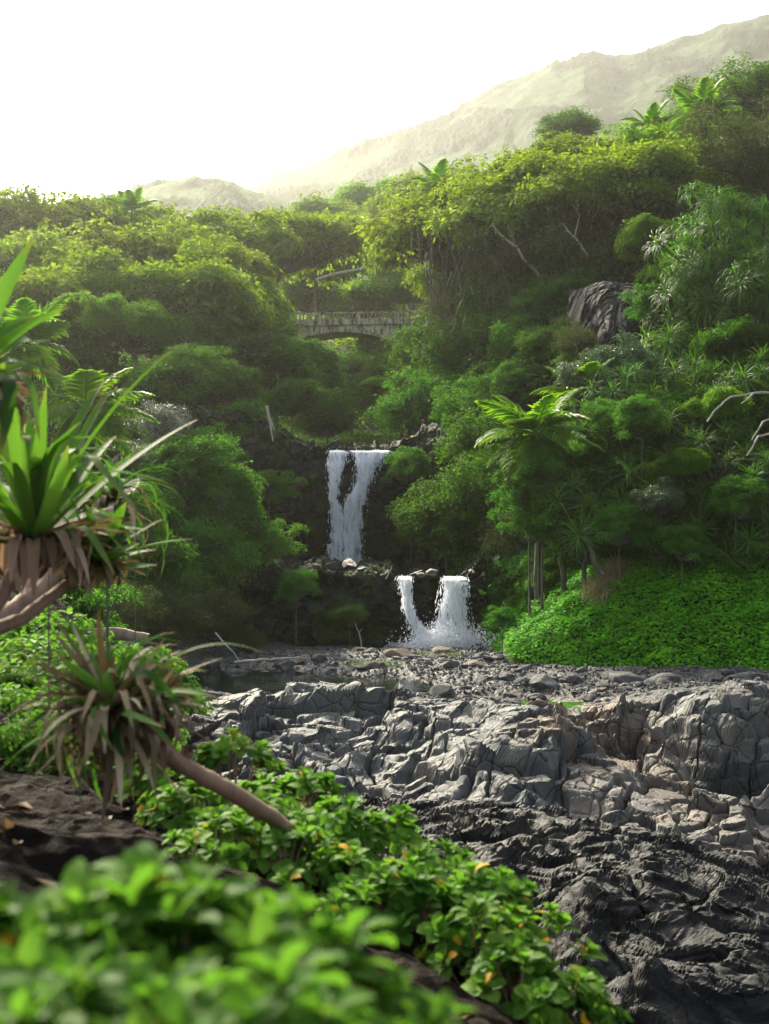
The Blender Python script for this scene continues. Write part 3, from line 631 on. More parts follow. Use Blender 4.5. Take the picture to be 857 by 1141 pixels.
# ------------------------------------------------------------------ trees of the gorge: kind, px, py, distance, radius, label
TR = [
 # left canopy, back row on the skyline
 ('spread1', -40, 276, 118, 8.0, 'broadleaf tree at the far left end of the left skyline canopy'),
 ('spread2', 62, 278, 114, 7.6, 'wide tree on the skyline above the tall screw pine'),
 ('spread1', 150, 283, 118, 7.4, 'wide skyline tree under the small palm crown on the left'),
 ('bright', 108, 262, 122, 4.2, 'brighter green tree poking up under the low end of the foothill'),
 ('spread2', 232, 286, 116, 7.6, 'wide skyline tree in front of the foothill top'),
 ('spread1', 305, 285, 124, 7.2, 'wide skyline tree where foothill and mountain meet'),
 ('canopy1', 352, 285, 150, 6.0, 'pale green tree standing beyond the left end of the bridge'),
 # left canopy, middle and front
 ('spread2', -5, 325, 98, 7.0, 'sunlit broadleaf tree behind the leaves of the tall screw pine'),
 ('spread1', 85, 318, 100, 7.2, 'pale leaved spreading tree in the middle of the left canopy, above the arching palm'),
 ('spread2', 175, 312, 100, 7.0, 'pale leaved tree with layered sprays below the foothill'),
 ('spread1', 232, 318, 100, 5.5, 'spreading tree leaning over the gorge left of the bridge'),
 ('canopy2', 130, 345, 88, 4.4, 'front tree of the left canopy over the small bushy green tree'),
 ('canopy2', 212, 345, 88, 4.6, 'front tree with pale leaves and painted whitish glints over the left gorge rim'),
 ('canopy1', 274, 345, 96, 3.0, 'small pale tree reaching toward the left end of the bridge'),
 ('canopy1', 45, 358, 86, 4.2, 'front canopy tree right behind the arching palm'),
 # under the canopy on the left gorge wall
 ('bright', 150, 372, 82, 2.6, 'bushy mid green tree under the overhanging left canopy'),
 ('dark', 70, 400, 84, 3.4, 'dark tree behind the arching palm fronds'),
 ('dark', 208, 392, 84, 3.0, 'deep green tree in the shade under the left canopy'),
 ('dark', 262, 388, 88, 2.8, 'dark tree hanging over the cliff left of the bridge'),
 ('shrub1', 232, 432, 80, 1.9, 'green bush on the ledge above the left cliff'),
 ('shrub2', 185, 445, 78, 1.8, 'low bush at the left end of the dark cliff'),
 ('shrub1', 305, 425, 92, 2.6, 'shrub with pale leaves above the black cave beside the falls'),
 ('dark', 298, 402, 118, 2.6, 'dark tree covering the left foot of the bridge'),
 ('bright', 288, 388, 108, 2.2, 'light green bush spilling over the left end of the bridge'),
 # beyond and under the bridge
 ('bright', 404, 342, 172, 4.3, 'bright yellow green mound tree right behind the bridge'),
 ('canopy1', 420, 285, 200, 7.5, 'large tree rising beyond the bridge under the slanting bare branch'),
 ('canopy2', 365, 262, 210, 7.0, 'distant tree on the skyline behind the bridge, left one'),
 ('bright', 412, 240, 230, 7.0, 'dark topped distant tree on the skyline straight above the bridge'),
 ('canopy1', 460, 240, 180, 6.5, 'distant tree where the right canopy begins'),
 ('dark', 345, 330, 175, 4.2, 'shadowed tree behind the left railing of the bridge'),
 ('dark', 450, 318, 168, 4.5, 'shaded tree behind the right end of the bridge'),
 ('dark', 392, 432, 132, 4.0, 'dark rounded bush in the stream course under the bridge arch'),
 ('bright', 432, 396, 150, 2.6, 'yellow green bush seen through the bridge arch'),
 ('shrub1', 345, 412, 125, 3.0, 'green shrub below the left side of the bridge'),
 ('shrub2', 448, 432, 112, 3.4, 'shrub on the gorge side below the right end of the bridge'),
 ('dark', 365, 470, 100, 2.2, 'low dark bush above the head of the upper waterfall'),
 # right rim
 ('canopy1', 478, 276, 112, 4.8, 'sunlit tree at the low left end of the right rim'),
 ('bright', 505, 240, 108, 3.6, 'yellow green tree on the right rim with palm tips beside it'),
 ('canopy2', 548, 232, 102, 4.4, 'tree on the right rim above the pale leaning branches'),
 ('canopy1', 600, 222, 98, 4.4, 'dense flat topped tree in the middle of the right rim'),
 ('canopy2', 655, 208, 96, 4.2, 'flat topped tree on the right rim under the lone far dome'),
 ('canopy1', 708, 202, 94, 4.2, 'wide tree on the right rim left of the palms'),
 ('bright', 757, 196, 92, 3.2, 'green tree on the right rim under the two palms'),
 ('canopy2', 508, 322, 108, 3.6, 'pale leaved tree beside the right end of the bridge'),
 ('canopy1', 520, 318, 98, 3.2, 'loose olive tree hanging down the right wall by the bridge'),
 ('dark', 634, 152, 150, 3.4, 'lone dome shaped tree on the skyline in front of the mountain'),
 ('bright', 745, 165, 110, 3.6, 'small green tree between the skyline palms'),
 ('dark', 815, 128, 130, 4.4, 'dark green tree on the top right skyline'),
 ('dark', 862, 120, 125, 4.6, 'dark tree at the upper right corner of the rim'),
 # the green wall on the right
 ('twiggy', 805, 205, 84, 4.0, 'grey twiggy tree below the skyline palms'),
 ('twiggy', 855, 185, 80, 3.6, 'grey bare branched tree at the right end of the rim'),
 ('twiggy', 758, 255, 80, 3.2, 'grey green scrubby tree over the strap leaved mass'),
 ('canopy2', 500, 268, 92, 4.6, 'overhanging tree at the left end of the right rim'),
 ('canopy2', 578, 246, 86, 4.6, 'overhanging tree above the long dead branch'),
 ('canopy1', 655, 236, 84, 4.6, 'overhanging tree above the bleached forked branch'),
 ('canopy2', 725, 232, 82, 4.2, 'overhanging tree above the bare rock face'),
 ('twiggy', 545, 320, 88, 3.6, 'dim vine draped scrub under the overhang left of the long dead branch', 1.5),
 ('twiggy', 612, 318, 84, 3.6, 'dim vine draped scrub in the hollow behind the long dead branch', 1.5),
 ('scrub', 672, 315, 82, 3.2, 'shaded scrub behind the bleached forked branch', 1.5),
 ('scrub', 528, 352, 92, 3.0, 'olive brown scrub on the right wall near the bridge', 1.4),
 ('dark', 590, 365, 84, 3.6, 'dark ivy covered bush in the middle of the right wall', 1.4),
 ('scrub', 645, 355, 79, 2.4, 'dry scrub just left of the bare rock face', 1.3),
 ('bright', 722, 268, 75, 1.7, 'small bright bush beside the strap leaved mass'),
 ('bright', 735, 318, 73, 1.5, 'lower small bright bush beside the strap leaved mass'),
 ('dark', 492, 412, 96, 2.9, 'dark bush on the right wall below the bridge end', 1.3),
 ('dark', 525, 410, 86, 3.4, 'large dark bush in the lower middle of the right wall', 1.2),
 ('shrub1', 590, 415, 78, 2.6, 'leafy bush on the wall above the bright palm', 1.3),
 ('dark', 655, 430, 74, 2.4, 'dark shrub behind the top of the bright palm', 1.3),
 ('shrub1', 478, 462, 82, 2.6, 'glossy leaved bush above the right lip of the upper fall', 1.2),
 ('shrub2', 535, 470, 76, 2.6, 'glossy leaved bush left of the bright palm', 1.2),
 ('dark', 498, 585, 66, 2.7, 'large dark rounded bush between the two waterfalls and the palm'),
 ('dark', 552, 555, 64, 2.4, 'dark shrub below the bright palm', 1.2),
 ('dark', 545, 505, 68, 2.2, 'dark shrub between the glossy bush and the bright palm', 1.1),
 ('shrub2', 458, 522, 70, 1.3, 'small dark shrub hanging right of the upper fall'),
 ('scrub', 575, 600, 60, 1.6, 'thin leaved scrub at the foot of the gully right of the falls'),
 ('dark', 560, 375, -1, 2.0, 'ivy covered hump on the steep slope below the long dead branch', .8),
 ('shrub2', 600, 345, -1, 1.9, 'ivy covered hump right where the long dead branch starts', .8),
 ('dark', 625, 385, -1, 2.0, 'ivy covered hump left of the bare rock face', .8),
 ('shrub2', 575, 425, -1, 1.7, 'small bush on the steep slope above the bright palm', .8),
 ('scrub', 645, 385, 67.8, 1.2, 'dry ivy clump on the left edge of the bare rock face', 1.2),
 ('shrub2', 728, 345, 67.8, 1.3, 'green clump on the right edge of the bare rock face', 1.2),
 ('dark', 655, 412, 67.5, 1.2, 'dark clump at the lower left foot of the bare rock face'),
 ('dark', 640, 325, -1, 1.9, 'dark bush on the steep slope over the bare rock face', .8),
 # left side of the falls
 ('dark', 205, 428, 75, 2.2, 'dark bush on the left cliff under the small bushy tree', 1.1),
 ('dark', 250, 432, 76, 1.8, 'dark bush on the cliff top behind the rounded bright bush'),
 ('dark', 325, 448, 80, 1.6, 'dark low bush on the cliff top left of the upper fall'),
 ('shrub2', 232, 505, 70, 1.7, 'bush hanging over the cliff between pointed shrub and rounded bright bush'),
 ('shrub2', 300, 545, 69, 1.2, 'small dim bush on the cliff face left of the upper fall'),
 ('shrub1', 268, 482, 74, 1.9, 'rounded bright bush clinging to the cliff left of the upper fall'),
 ('blossom', 178, 478, 62, 1.5, 'silvery leaved shrub at the tip of the arching palm'),
 ('blossom', 150, 520, 60, 1.3, 'second silvery shrub just below the palm fronds'),
 ('shrub1', 208, 540, 60, 2.3, 'green shrub with pointed top left of the upper waterfall'),
 ('shrub2', 252, 562, 60, 1.9, 'leafy shrub at the edge of the cliff left of the upper waterfall'),
 ('shrub2', 165, 580, 57, 2.0, 'dense shrub beside the hanging screw pine leaves'),
 ('shrub1', 228, 630, 57, 2.1, 'bright green shrub above the dark lower cliff'),
 ('shrub2', 288, 612, 60, 1.5, 'shrub leaning toward the foot of the upper fall'),
 ('shrub1', 160, 640, 54, 1.9, 'shrub at mid height on the left bank'),
 ('dark', 100, 600, 52, 2.6, 'dark bush behind the big screw pine trunks'),
 ('dark', 120, 500, 66, 2.6, 'dark bush right below the arching palm'),
 ('scrub', 180, 690, 50, 1.6, 'dry grey scrub on the left bank above the pool'),
 ('scrub', 240, 690, 53, 1.5, 'dry twiggy scrub beside the black lower cliff'),
 ('scrub', 120, 690, 44, 1.7, 'dry scrub behind the fallen screw pine rosette'),
 ('scrub', 275, 715, 53, .8, 'small dry bush where the cliff meets the boulders'),
 ('shrub2', 60, 690, 34, 1.6, 'green bush behind the leaning screw pine trunk'),
 ('shrub1', 20, 640, 30, 1.6, 'green bush between the two screw pine trunks'),
 ('shrub2', 330, 655, 57, .9, 'small green bush on top of the dark lower cliff'),
 ('dark', 390, 690, 57.2, .7, 'tiny dark bush on the face of the lower cliff'),
]
def on_T(px, py, d0=44, d1=110):
    D = np.linspace(d0, d1, 900); q = np.array([P(px,py,d) for d in D]); h = q[:,2] < T(q[:,0],q[:,1])+.25; k = np.argmax(h) if h.any() else 370; return q[k]
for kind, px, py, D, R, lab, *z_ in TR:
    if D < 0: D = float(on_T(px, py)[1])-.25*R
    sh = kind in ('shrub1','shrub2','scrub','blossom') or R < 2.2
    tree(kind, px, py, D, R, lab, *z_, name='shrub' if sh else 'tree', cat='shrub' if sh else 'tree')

# ------------------------------------------------------------------ undergrowth that clothes the slopes
def clothe(name, seed, n, region, mat, leaf, label, per=90, cr=(.5,1.3), tmpl=LEAF4, cat=None, hump=.55, kind='stuff', up=.6, mask=None, chan=False):
    r = np.random.default_rng(seed); x0,x1,y0,y1 = region
    m = n*14; x = r.uniform(x0,x1,m); y = r.uniform(y0,y1,m); sl, sr = sides(x, y); zz = T(x,y)
    sl_ = np.sqrt(1+((T(x+.4,y)-zz)/.4)**2+((T(x,y+.4)-zz)/.4)**2)          # steep ground gets its fair share
    ok = ((np.maximum(sl, sr) > .1) | chan | (y > 94)) & (np.abs(x) < .30*y+6) & (r.uniform(0,1,m) < sl_/3.5)
    if mask is not None: ok &= mask(x, y, sl, sr)
    x, y = x[ok][:n], y[ok][:n]; z = T(x, y)
    e = .3; gx = (T(x+e,y)-z)/e; gy = (T(x,y+e)-z)/e
    N0 = unit(np.stack([-gx,-gy,np.ones_like(x)],1))
    cR = r.uniform(*cr, len(x))
    C = np.stack([x,y,z],1)
    jj = np.repeat(np.arange(len(x)), per); d = rdir(r, len(jj), -.2)
    d = unit(d + N0[jj]*.7)
    pos = C[jj] + d*cR[jj][:,None]*np.array([1,1,hump+.2])*r.uniform(.75,1.05,(len(jj),1)) - N0[jj]*cR[jj][:,None]*(1-hump)*.3
    b = Buf(); nr = d*.6+np.array([0,0,up])+r.normal(0,.5,(len(jj),3))
    tone = np.clip(.5*r.uniform(0,1,len(x))[jj]+.5*r.uniform(0,1,len(jj)),0,1)
    stamp(b, tmpl, pos, nr, d+r.normal(0,.7,(len(jj),3))-np.array([0,0,.4]), leaf*r.uniform(.6,1.3,len(jj)), tone)
    tag(link(name, b.mesh(name, mat)), label, cat or 'undergrowth', kind=kind)
clothe('undergrowth', 41, 4200, (-40,42,58,152), M_under, .32, 'dense dark green undergrowth on the gorge walls', 60, (.7,2.0))
clothe('undergrowth', 42, 900, (-22,0,16,60), M_under, .12, 'low leafy undergrowth along the left bank', 110, (.3,.8), mask=lambda x,y,sl,sr: sl > .1)
clothe('undergrowth', 43, 900, (4,26,50,62), M_under, .16, 'shaded undergrowth beneath the screw pine thicket', 90, (.4,1.0), mask=lambda x,y,sl,sr: sr > 4.2)
# bright creeper on the right bank
def cover():
    r = np.random.default_rng(77)
    n = 70000; x = r.uniform(2.5,19,n*2); y = r.uniform(45,60,n*2); sl, sr = sides(x,y)
    ok = (sr > -.15+.35*pn(x*.8,y*.8,seed=9)) & (sr < 5.0+1.2*pn(x*.5,y*.5,seed=8))
    x,y = x[ok][:n], y[ok][:n]; z = T(x,y)
    e=.3; N0 = unit(np.stack([-(T(x+e,y)-z)/e, -(T(x,y+e)-z)/e, np.ones_like(x)],1))
    hum = .30+.30*fbm(x*.9,y*.9,z*.9,oct=3,seed=10) + .16*pn(x*4,y*4,z*4,seed=12)
    pos = np.stack([x,y,z],1) + N0*(hum+r.uniform(-.14,.07,len(x)))[:,None]
    b = Buf(); nr = N0*.5+np.array([0,-.15,.8])+r.normal(0,.33,(len(x),3))
    tone = np.clip(.5+.6*pn(x*1.3,y*1.3,z*1.3,seed=11)+r.normal(0,.22,len(x)),0,1)
    stamp(b, LEAFB, pos, nr, r.normal(0,1,(len(x),3))-np.array([0,.3,.3]), .15*r.uniform(.6,1.25,len(x)), tone)
    tag(link('ground_cover', b.mesh('ground_cover', M_cover)), 'bright green creeper carpeting the right bank above the boulders', 'ground cover', kind='stuff')
cover()

# thin hanging vines and roots on the shaded right wall
def vines():
    r = np.random.default_rng(55); b = Buf()
    for _ in range(120):
        p = P(r.uniform(455,735), r.uniform(250,330), r.uniform(79,86)); L = r.uniform(2,7); q = p + np.array([r.normal(0,.8)+L*.25*r.choice([-.3,1]), -r.uniform(0,.8), -L])
        tube(b, wander(r, p, q, 7, .10), np.linspace(.03,.012,7)*r.uniform(.5,1.5), 3, r.uniform(0,1))
    tag(link('vines', b.mesh('vines', M_limb)), 'thin bare vines and roots hanging down the shaded right wall', 'vines', kind='stuff')
vines()
clothe('woods', 44, 2600, (-70,90,150,360), M_canopy, .7, 'distant hanging woods on the slopes behind the bridge', 60, (2.0,4.0), kind='stuff', chan=True)

# ------------------------------------------------------------------ screw pines (sword leaved) on the right bank
def head_mesh(seed, L=.85, n=46, W=.055, **kw):
    r = np.random.default_rng(seed); b = Buf(); rosette(b, r, (0,0,0), L, W, n, **kw); return b.mesh('leaf_head', M_pand, True)
HEADS = [head_mesh(400+i) for i in range(5)]
DROOP = [head_mesh(420+i, 1.25, 60, .06, droop=(1.4,2.6), elr=(-.2,1.2)) for i in range(4)]
_rs = random.Random(9)
def screw_pine(px, py, D, R, n, label, heads=HEADS, hs=1.0, flat=.75, group=None, drop=2.6):
    c = P(px, py, D); g = min(float(T(c[0], c[1]))-.2, c[2]-R*.7)
    t = tag(empty('screw_pine', (c[0], c[1], g)), label, 'screw pine', group); h = c[2]-g
    r = np.random.default_rng(int(px*7+py)); b = Buf()
    fork = np.array([0,0,max(.3, h-R*.9)])
    tube(b, wander(r, (0,0,0), fork, 8, .08), np.linspace(.12,.08,8)*1.0, 8)
    k = np.arange(n); ph = k*2.39996; u = 1-(k+.5)/n*1.35
    for i in range(n):
        q = np.sqrt(max(0, 1-u[i]**2)); d = np.array([q*cos(ph[i]), q*sin(ph[i]), u[i]*flat]) + r.normal(0,.10,3)
        e = np.array([0,0,h]) + d*R*r.uniform(.75,1.0)
        tube(b, wander(r, fork, e, 7, .13), np.linspace(.06,.03,7), 6)
        tl = unit(np.array([[d[0],d[1],max(d[2],.0)+.55]]))[0]
        rot = __import__('mathutils').Vector(tl).to_track_quat('Z','Y').to_euler()
        o = link('leaf_head', _rs.choice(heads), t, e, (0,0,0), (hs*r.uniform(.8,1.15),)*3)
        o.rotation_euler = rot
    link('trunk', b.mesh('trunk', M_limb, True), t)
    return t
SP = [(632,565,53.5,1.5,15,'screw pine at the left tip of the thicket above the creeper'),
 (682,500,56.5,1.7,15,'screw pine in the thicket right beside the bright palm'),
 (700,560,54,1.9,16,'screw pine over the tan grass patch'),
 (690,450,58,1.8,14,'screw pine at the upper left shoulder of the thicket'),
 (735,500,56,1.9,16,'screw pine in the centre of the thicket'),
 (765,435,60,1.9,14,'tall screw pine below the strap leaved mass'),
 (772,578,53.5,1.8,16,'screw pine above the right part of the creeper'),
 (800,505,55,1.8,15,'screw pine with pale bare branches beside it'),
 (838,436,59,1.9,14,'screw pine at the right edge below the hanging leaves'),
 (850,540,53,1.8,14,'screw pine cut by the right edge of the view at mid height'),
 (845,612,51.5,1.6,14,'low dark screw pine at the right end of the creeper'),
 (735,610,52.6,1.2,12,'low screw pine crouching right on the upper rim of the creeper'),
 (745,395,64,1.7,12,'screw pine peeking out at the top of the thicket'),
 (650,600,52.5,1.1,10,'small screw pine low over the creeper next to the gully')]
for px,py,D,R,n_,lab in SP: screw_pine(px,py,D,R,n_,lab)
for px,py,D,R,n_,lab in [(812,290,68,3.2,38,'big draped mass of hanging strap leaves in the upper right'),
                     (775,345,67,2.2,22,'smaller curtain of hanging strap leaves on the left of the big draped mass'),
                     (858,340,64,2.4,20,'hanging strap leaves cut by the right edge of the view')]:
    screw_pine(px,py,D,R,n_,lab, DROOP, 1.0, 1.15)
K['narrow'] = crown('crown', 31, M_strap, 2.5, 60, 26, 13, .34, .95, low=-.5, limbmat=M_bark, spray=.06, width=.36, tmpl=LEAF4, droop=.7)
KR['narrow'] = 2.5
K['spark'] = crown('crown', 32, leaf_mat('sea_grape_leaf', GRN((.022,.060,.016),(.045,.10,.03),(.20,.24,.14)), (.10,.2,.05), .3, .35, .6), 2.5, 50, 24, 10, .18, .95, limbmat=M_limb, spray=.06)
KR['spark'] = 2.5
for a in [('narrow',658,535,56.5,1.8,'bush of long narrow leaves between the palm and the thicket'),
          ('narrow',675,545,56,2.0,'bush of narrow leaves low in the screw pine thicket'),
          ('narrow',700,612,53,1.1,'low narrow leaved bush right above the creeper'),
          ('narrow',795,625,52.6,1.2,'dark narrow leaved bush above the creeper by the right edge'),
          ('narrow',820,400,62,1.9,'narrow leaved bush under the hanging strap leaves'),
          ('narrow',780,480,58,1.9,'narrow leaved bush deep inside the thicket'),
          ('scrub',600,575,-1,1.5,'thin grey scrub in front of the bright palm trunk'),
          ('narrow',572,572,-1,1.2,'narrow leaved shrub at the foot of the bright palm'),
          ('shrub1',622,560,-1,1.2,'leafy shrub hiding the foot of the bright palm'),
          ('shrub1',585,640,-1,1.3,'rounded leafy mound just right of the lower falls'),
          ('shrub2',628,622,-1,1.4,'leafy mound at the upper left corner of the creeper'),
          ('shrub1',606,598,-1,1.5,'dense bush below the bright palm fronds'),
          ('shrub2',562,662,-1,.9,'small leafy mound next to the white chute'),
          ('shrub1',655,612,-1,1.2,'bush above the leaning trunk in the thicket'),
          ('shrub1',715,470,53.5,1.1,'round leafy shrub among the upper screw pines'),
          ('bright',760,520,52.5,.9,'lighter green shrub between two screw pine heads'),
          ('shrub2',690,590,51.5,1.2,'leafy shrub right above the tan grass'),
          ('spark',735,560,51.5,.9,'glinting leafy shrub in the middle of the thicket'),
          ('shrub1',820,560,51,1.1,'leafy shrub in the lower right part of the thicket'),
          ('bright',800,455,56,1.1,'light green shrub below the curtain of strap leaves'),
          ('shrub2',680,470,55.6,1.1,'leafy shrub just right of the bright palm crown'),
          ('shrub1',760,610,50.8,.9,'leafy shrub spilling onto the creeper'),
          ('shrub2',590,548,54.2,1.3,'bush right under the crown of the bright palm'),
          ('shrub1',604,585,53.6,1.3,'bush covering the lower trunk of the bright palm'),
          ('dark',850,495,60,2.7,'dark shrub behind the pale bare branches'),
          ('dark',700,490,61,2.6,'dark shrub behind the upper thicket'),
          ('spark',650,428,60,1.4,'glossy white glinting shrub at the top left of the thicket'),
          ('spark',700,412,61,1.5,'glinting shrub under the bare rock face'),
          ('spark',600,545,55,.9,'small glinting shrub beside the lowest palm frond'),
          ('shrub1',612,650,-1,1.3,'leafy mound at the left end of the creeper'),
          ('bright',760,395,66,1.5,'bright leafy curtain under the strap leaved mass'),
          ('shrub2',560,690,52,.6,'small grassy mound by the lower waterfall'),
          ]:
    a = list(a); q = on_T(a[1], a[2]) if a[3] < 0 else None
    if q is not None: a[3] = float(q[1])-.1*a[4]
    tree(*a[:5], a[5], name='shrub', cat='shrub')

# ------------------------------------------------------------------ palms
def frond_mesh(seed, L=1.0, nl=38, droop=1.1, ll=.36, hang=.5, wid=.042, stiff=0.0):
    r = np.random.default_rng(seed); b = Buf(); s = np.linspace(0,1,14); el = .0 - droop*s**1.3
    x = np.concatenate([[0], np.cumsum((np.cos(el[1:])+np.cos(el[:-1]))/2/13)])*L; z = np.concatenate([[0], np.cumsum((np.sin(el[1:])+np.sin(el[:-1]))/2/13)])*L
    path = np.stack([x, 0*x + .02*np.sin(s*3), z],1)
    tube(b, path, np.linspace(.016,.003,14)*L, 4, .6)
    for sd in (-1,1):
        t = np.linspace(.14,.99,nl); n = nl
        px = np.interp(t,s,path[:,0]); pz = np.interp(t,s,path[:,2]); e = np.interp(t,s,el)
        base = np.stack([px,0*px,pz],1)
        lf = ll*L*np.sin(np.clip(t*1.05,0,1)**.75*pi*.86+.25)**.8*r.uniform(.85,1.1,n)
        sweep = .55+.5*t; az = sd*(pi/2-sweep*.75)+r.normal(0,.05,n)
        blades(b, r, base, az, e*.8+.25+r.normal(0,.08,n), lf, np.full(n, wid*L), np.full(n, hang*1.6)*r.uniform(.7,1.2,n), 4, .2, 1.2, tipw=.05, tone=r.uniform(.2,.9,n))
    return b.mesh('frond', M_frond)
FR = [frond_mesh(500+i, droop=d, hang=h) for i,(d,h) in enumerate([(.9,.4),(1.2,.6),(1.5,.7),(.7,.5)])]
def palm(px, py, D, L, n, label, elr=(-.35,1.25), th=None, lean=0, rz=0.0, group=None, tone=None):
    c = P(px, py, D); g = min(float(T(c[0], c[1]))-.2, c[2]-L*.5) if th is None else c[2]-th
    t = tag(empty('palm_tree', (c[0], c[1], g)), label, 'palm', group); h = c[2]-g
    r = np.random.default_rng(int(px+py*3)); b = Buf(); tube(b, wander(r,(0,0,0),(0,0,h),10,.04), np.linspace(.16,.10,10)*(L/3), 9)
    link('trunk', b.mesh('trunk', M_bark, True), t)
    for k in range(n):
        u = (k+.5)/n; az = rz+k*2.39996+r.normal(0,.15); el = elr[1]-(elr[1]-elr[0])*u
        s = L*r.uniform(.85,1.1)
        o = link('frond', FR[int(r.integers(0,4)) if el < .9 else 3], t, (0,0,h), (r.normal(0,.25),-el,az), (s,s,s))
    return t
palm(598,484,55.2,2.6,21,'bright green palm with arching fronds between the falls and the thicket', elr=(-.55,1.15))
palm(645,445,60,2.2,12,'dim palm just behind the bright palm')
palm(95,455,58,2.9,15,'palm with long arching fronds on the left, tips turning yellow', elr=(-.6,1.1))
palm(30,385,62,2.8,13,'yellow green palm at the left edge behind the screw pine')
palm(458,440,100,3.6,13,'grey green palm on the gorge side right below the bridge')
palm(505,392,98,3.0,11,'dark palm beside the right end of the bridge')
palm(782,132,100,3.2,15,'taller of the two palms standing on the right skyline', elr=(0,1.4))
palm(725,146,104,2.6,12,'shorter palm on the right skyline', elr=(0,1.4))
palm(488,212,106,2.8,11,'small palm poking out at the low end of the right rim', elr=(0,1.4))
palm(147,236,112,2.4,10,'tiny palm crown on the left skyline before the foothill', elr=(.0,1.4))
palm(235,345,85,2.6,10,'drooping palm hidden under the left canopy', elr=(-.7,.6))

# ------------------------------------------------------------------ dead and bare branches
M_dead = bark_mat('bleached_wood', (.26,.24,.19), (.48,.45,.38), 9)
M_dead2 = bark_mat('brown_driftwood', (.16,.11,.07), (.34,.26,.18), 9)
def branch(name, paths, label, mat=M_dead, cat='dead branch', sides=6, seed=0, amp=.05):
    """paths: list of (list of world points, r0, r1); the first is the stem"""
    p0 = np.asarray(paths[0][0][0], float); t = tag(empty(name, p0), label, cat)
    r = np.random.default_rng(seed)
    for i, (pts, r0, r1) in enumerate(paths):
        pts = np.array(pts, float)-p0; out = [pts[:1]]
        for a, b_ in zip(pts[:-1], pts[1:]): out.append(wander(r, a, b_, 6, amp)[1:])
        path = np.concatenate(out); b = Buf(); tube(b, path, np.linspace(r0, r1, len(path)), sides)
        link('stem' if i == 0 else 'twig', b.mesh('stem', mat, True), t)
    return t
W_ = lambda D, *a: [P(x,y,D+(q[0] if q else 0)) for x,y,*q in a]
branch('dead_branch', [(W_(81,(611,330),(600,306),(577,277),(558,262),(548,250)),.11,.04),(W_(81,(577,277),(570,262),(566,250)),.05,.02)], 'long pale dead branch leaning on the shaded right wall', seed=1)
branch('dead_branch', [(W_(80,(655,285),(645,270),(632,256)),.09,.06),(W_(80,(632,256),(626,248)),.05,.03),(W_(80,(634,258),(625,257)),.04,.02),(W_(80,(641,262),(646,240),(640,228)),.04,.015)], 'bleached forked dead branch under the right rim', seed=2)
branch('dead_branch', [(W_(83,(545,376),(538,352),(530,336),(524,318)),.07,.03),(W_(83,(530,336),(533,325)),.03,.02)], 'thin dead branch low on the right wall near the bridge', seed=3)
branch('bare_branch', [(W_(140,(352,312),(370,306),(400,300),(428,295),(452,290)),.16,.10),(W_(140,(400,300),(398,296)),.1,.06)], 'long bare trunk slanting across the gap above the bridge', seed=4, amp=.02)
branch('bare_branch', [(W_(50,(857+20,438),(840,438),(815,442),(796,458),(788,470)),.05,.03),(W_(44,(840,438),(826,450)),.03,.02)], 'upper pale bare branch at the right edge of the thicket', seed=5)
branch('bare_branch', [(W_(50,(857+20,478),(845,486),(838,500),(832,508)),.05,.02),(W_(43.5,(872,462),(850,470),(838,490)),.04,.02)], 'lower pale bare branch at the right edge of the thicket', seed=6)
branch('leaning_trunk', [(W_(51.5,(672,640),(662,625),(655,600),(648,585)),.11,.08)], 'short dark leaning trunk above the tan grass', mat=M_bark, cat='tree trunk', seed=7)
branch('driftwood', [([PZ(262,738,.35),PZ(290,735,.5),PZ(320,733,.45),PZ(342,734,.3)],.06,.03),([PZ(300,734,.5),PZ(292,742,.2)],.03,.02)], 'pale driftwood branch lying by the pool under the black cliff', seed=8)
branch('driftwood', [([PZ(240,705,1.3),PZ(255,722,.8),PZ(268,738,.3)],.035,.02)], 'thin grey stick leaning at the foot of the dry bush', seed=9)
branch('dead_stick', [(W_(57,(403,722),(400,705),(394,690)),.04,.02),(W_(57,(400,705),(404,700)),.02,.01)], 'small broken pale stick standing before the lower cliff', seed=10)
branch('dead_stick', [(W_(57,(430,645),(436,634),(437,630)),.03,.02)], 'tiny pale twig on the lip left of the lower falls', seed=11)
branch('hanging_root', [(W_(69,(297,452),(301,470),(304,492)),.09,.04),(W_(69,(300,465),(306,480)),.05,.03)], 'whitish hanging root on the cliff beside the rounded bush', seed=12, cat='root')

# ------------------------------------------------------------------ waterfalls
def water_mat():
    m, nt = newmat('falling_water'); n = N(nt)
    tc = n('ShaderNodeTexCoord'); mp = n('ShaderNodeMapping', {'Vector': (tc,'Object'), 'Scale': (3.2,1.0,.55)})
    a = n('ShaderNodeTexNoise', {'Vector': mp, 'Scale': 1.9, 'Detail': 9.0, 'Roughness': .72})
    e = n('ShaderNodeAttribute', attribute_name='tip')
    sm = math_(n, 'ADD', (a,0), math_(n, 'MULTIPLY', (e,2), .42))
    mk = ramp(n, sm, [(.60,(0,0,0)), (.72,(1,1,1))])
    c = ramp(n, (a,0), [(.38,(.50,.56,.60)), (.52,(.97,.975,.98))])
    df = n('ShaderNodeBsdfPrincipled', {'Base Color': c, 'Roughness': .55, 'Specular IOR Level': .3})
    tl = n('ShaderNodeBsdfTranslucent', {'Color': (.85,.88,.92,1)})
    mx = n('ShaderNodeMixShader', {0: .45, 1: df, 2: tl}); tr = n('ShaderNodeBsdfTransparent', {'Color': (.8,.85,.9,1)})
    fx = n('ShaderNodeMixShader', {0: mk, 1: tr, 2: mx}); n('ShaderNodeOutputMaterial', {'Surface': fx})
    return m
M_fall = water_mat()
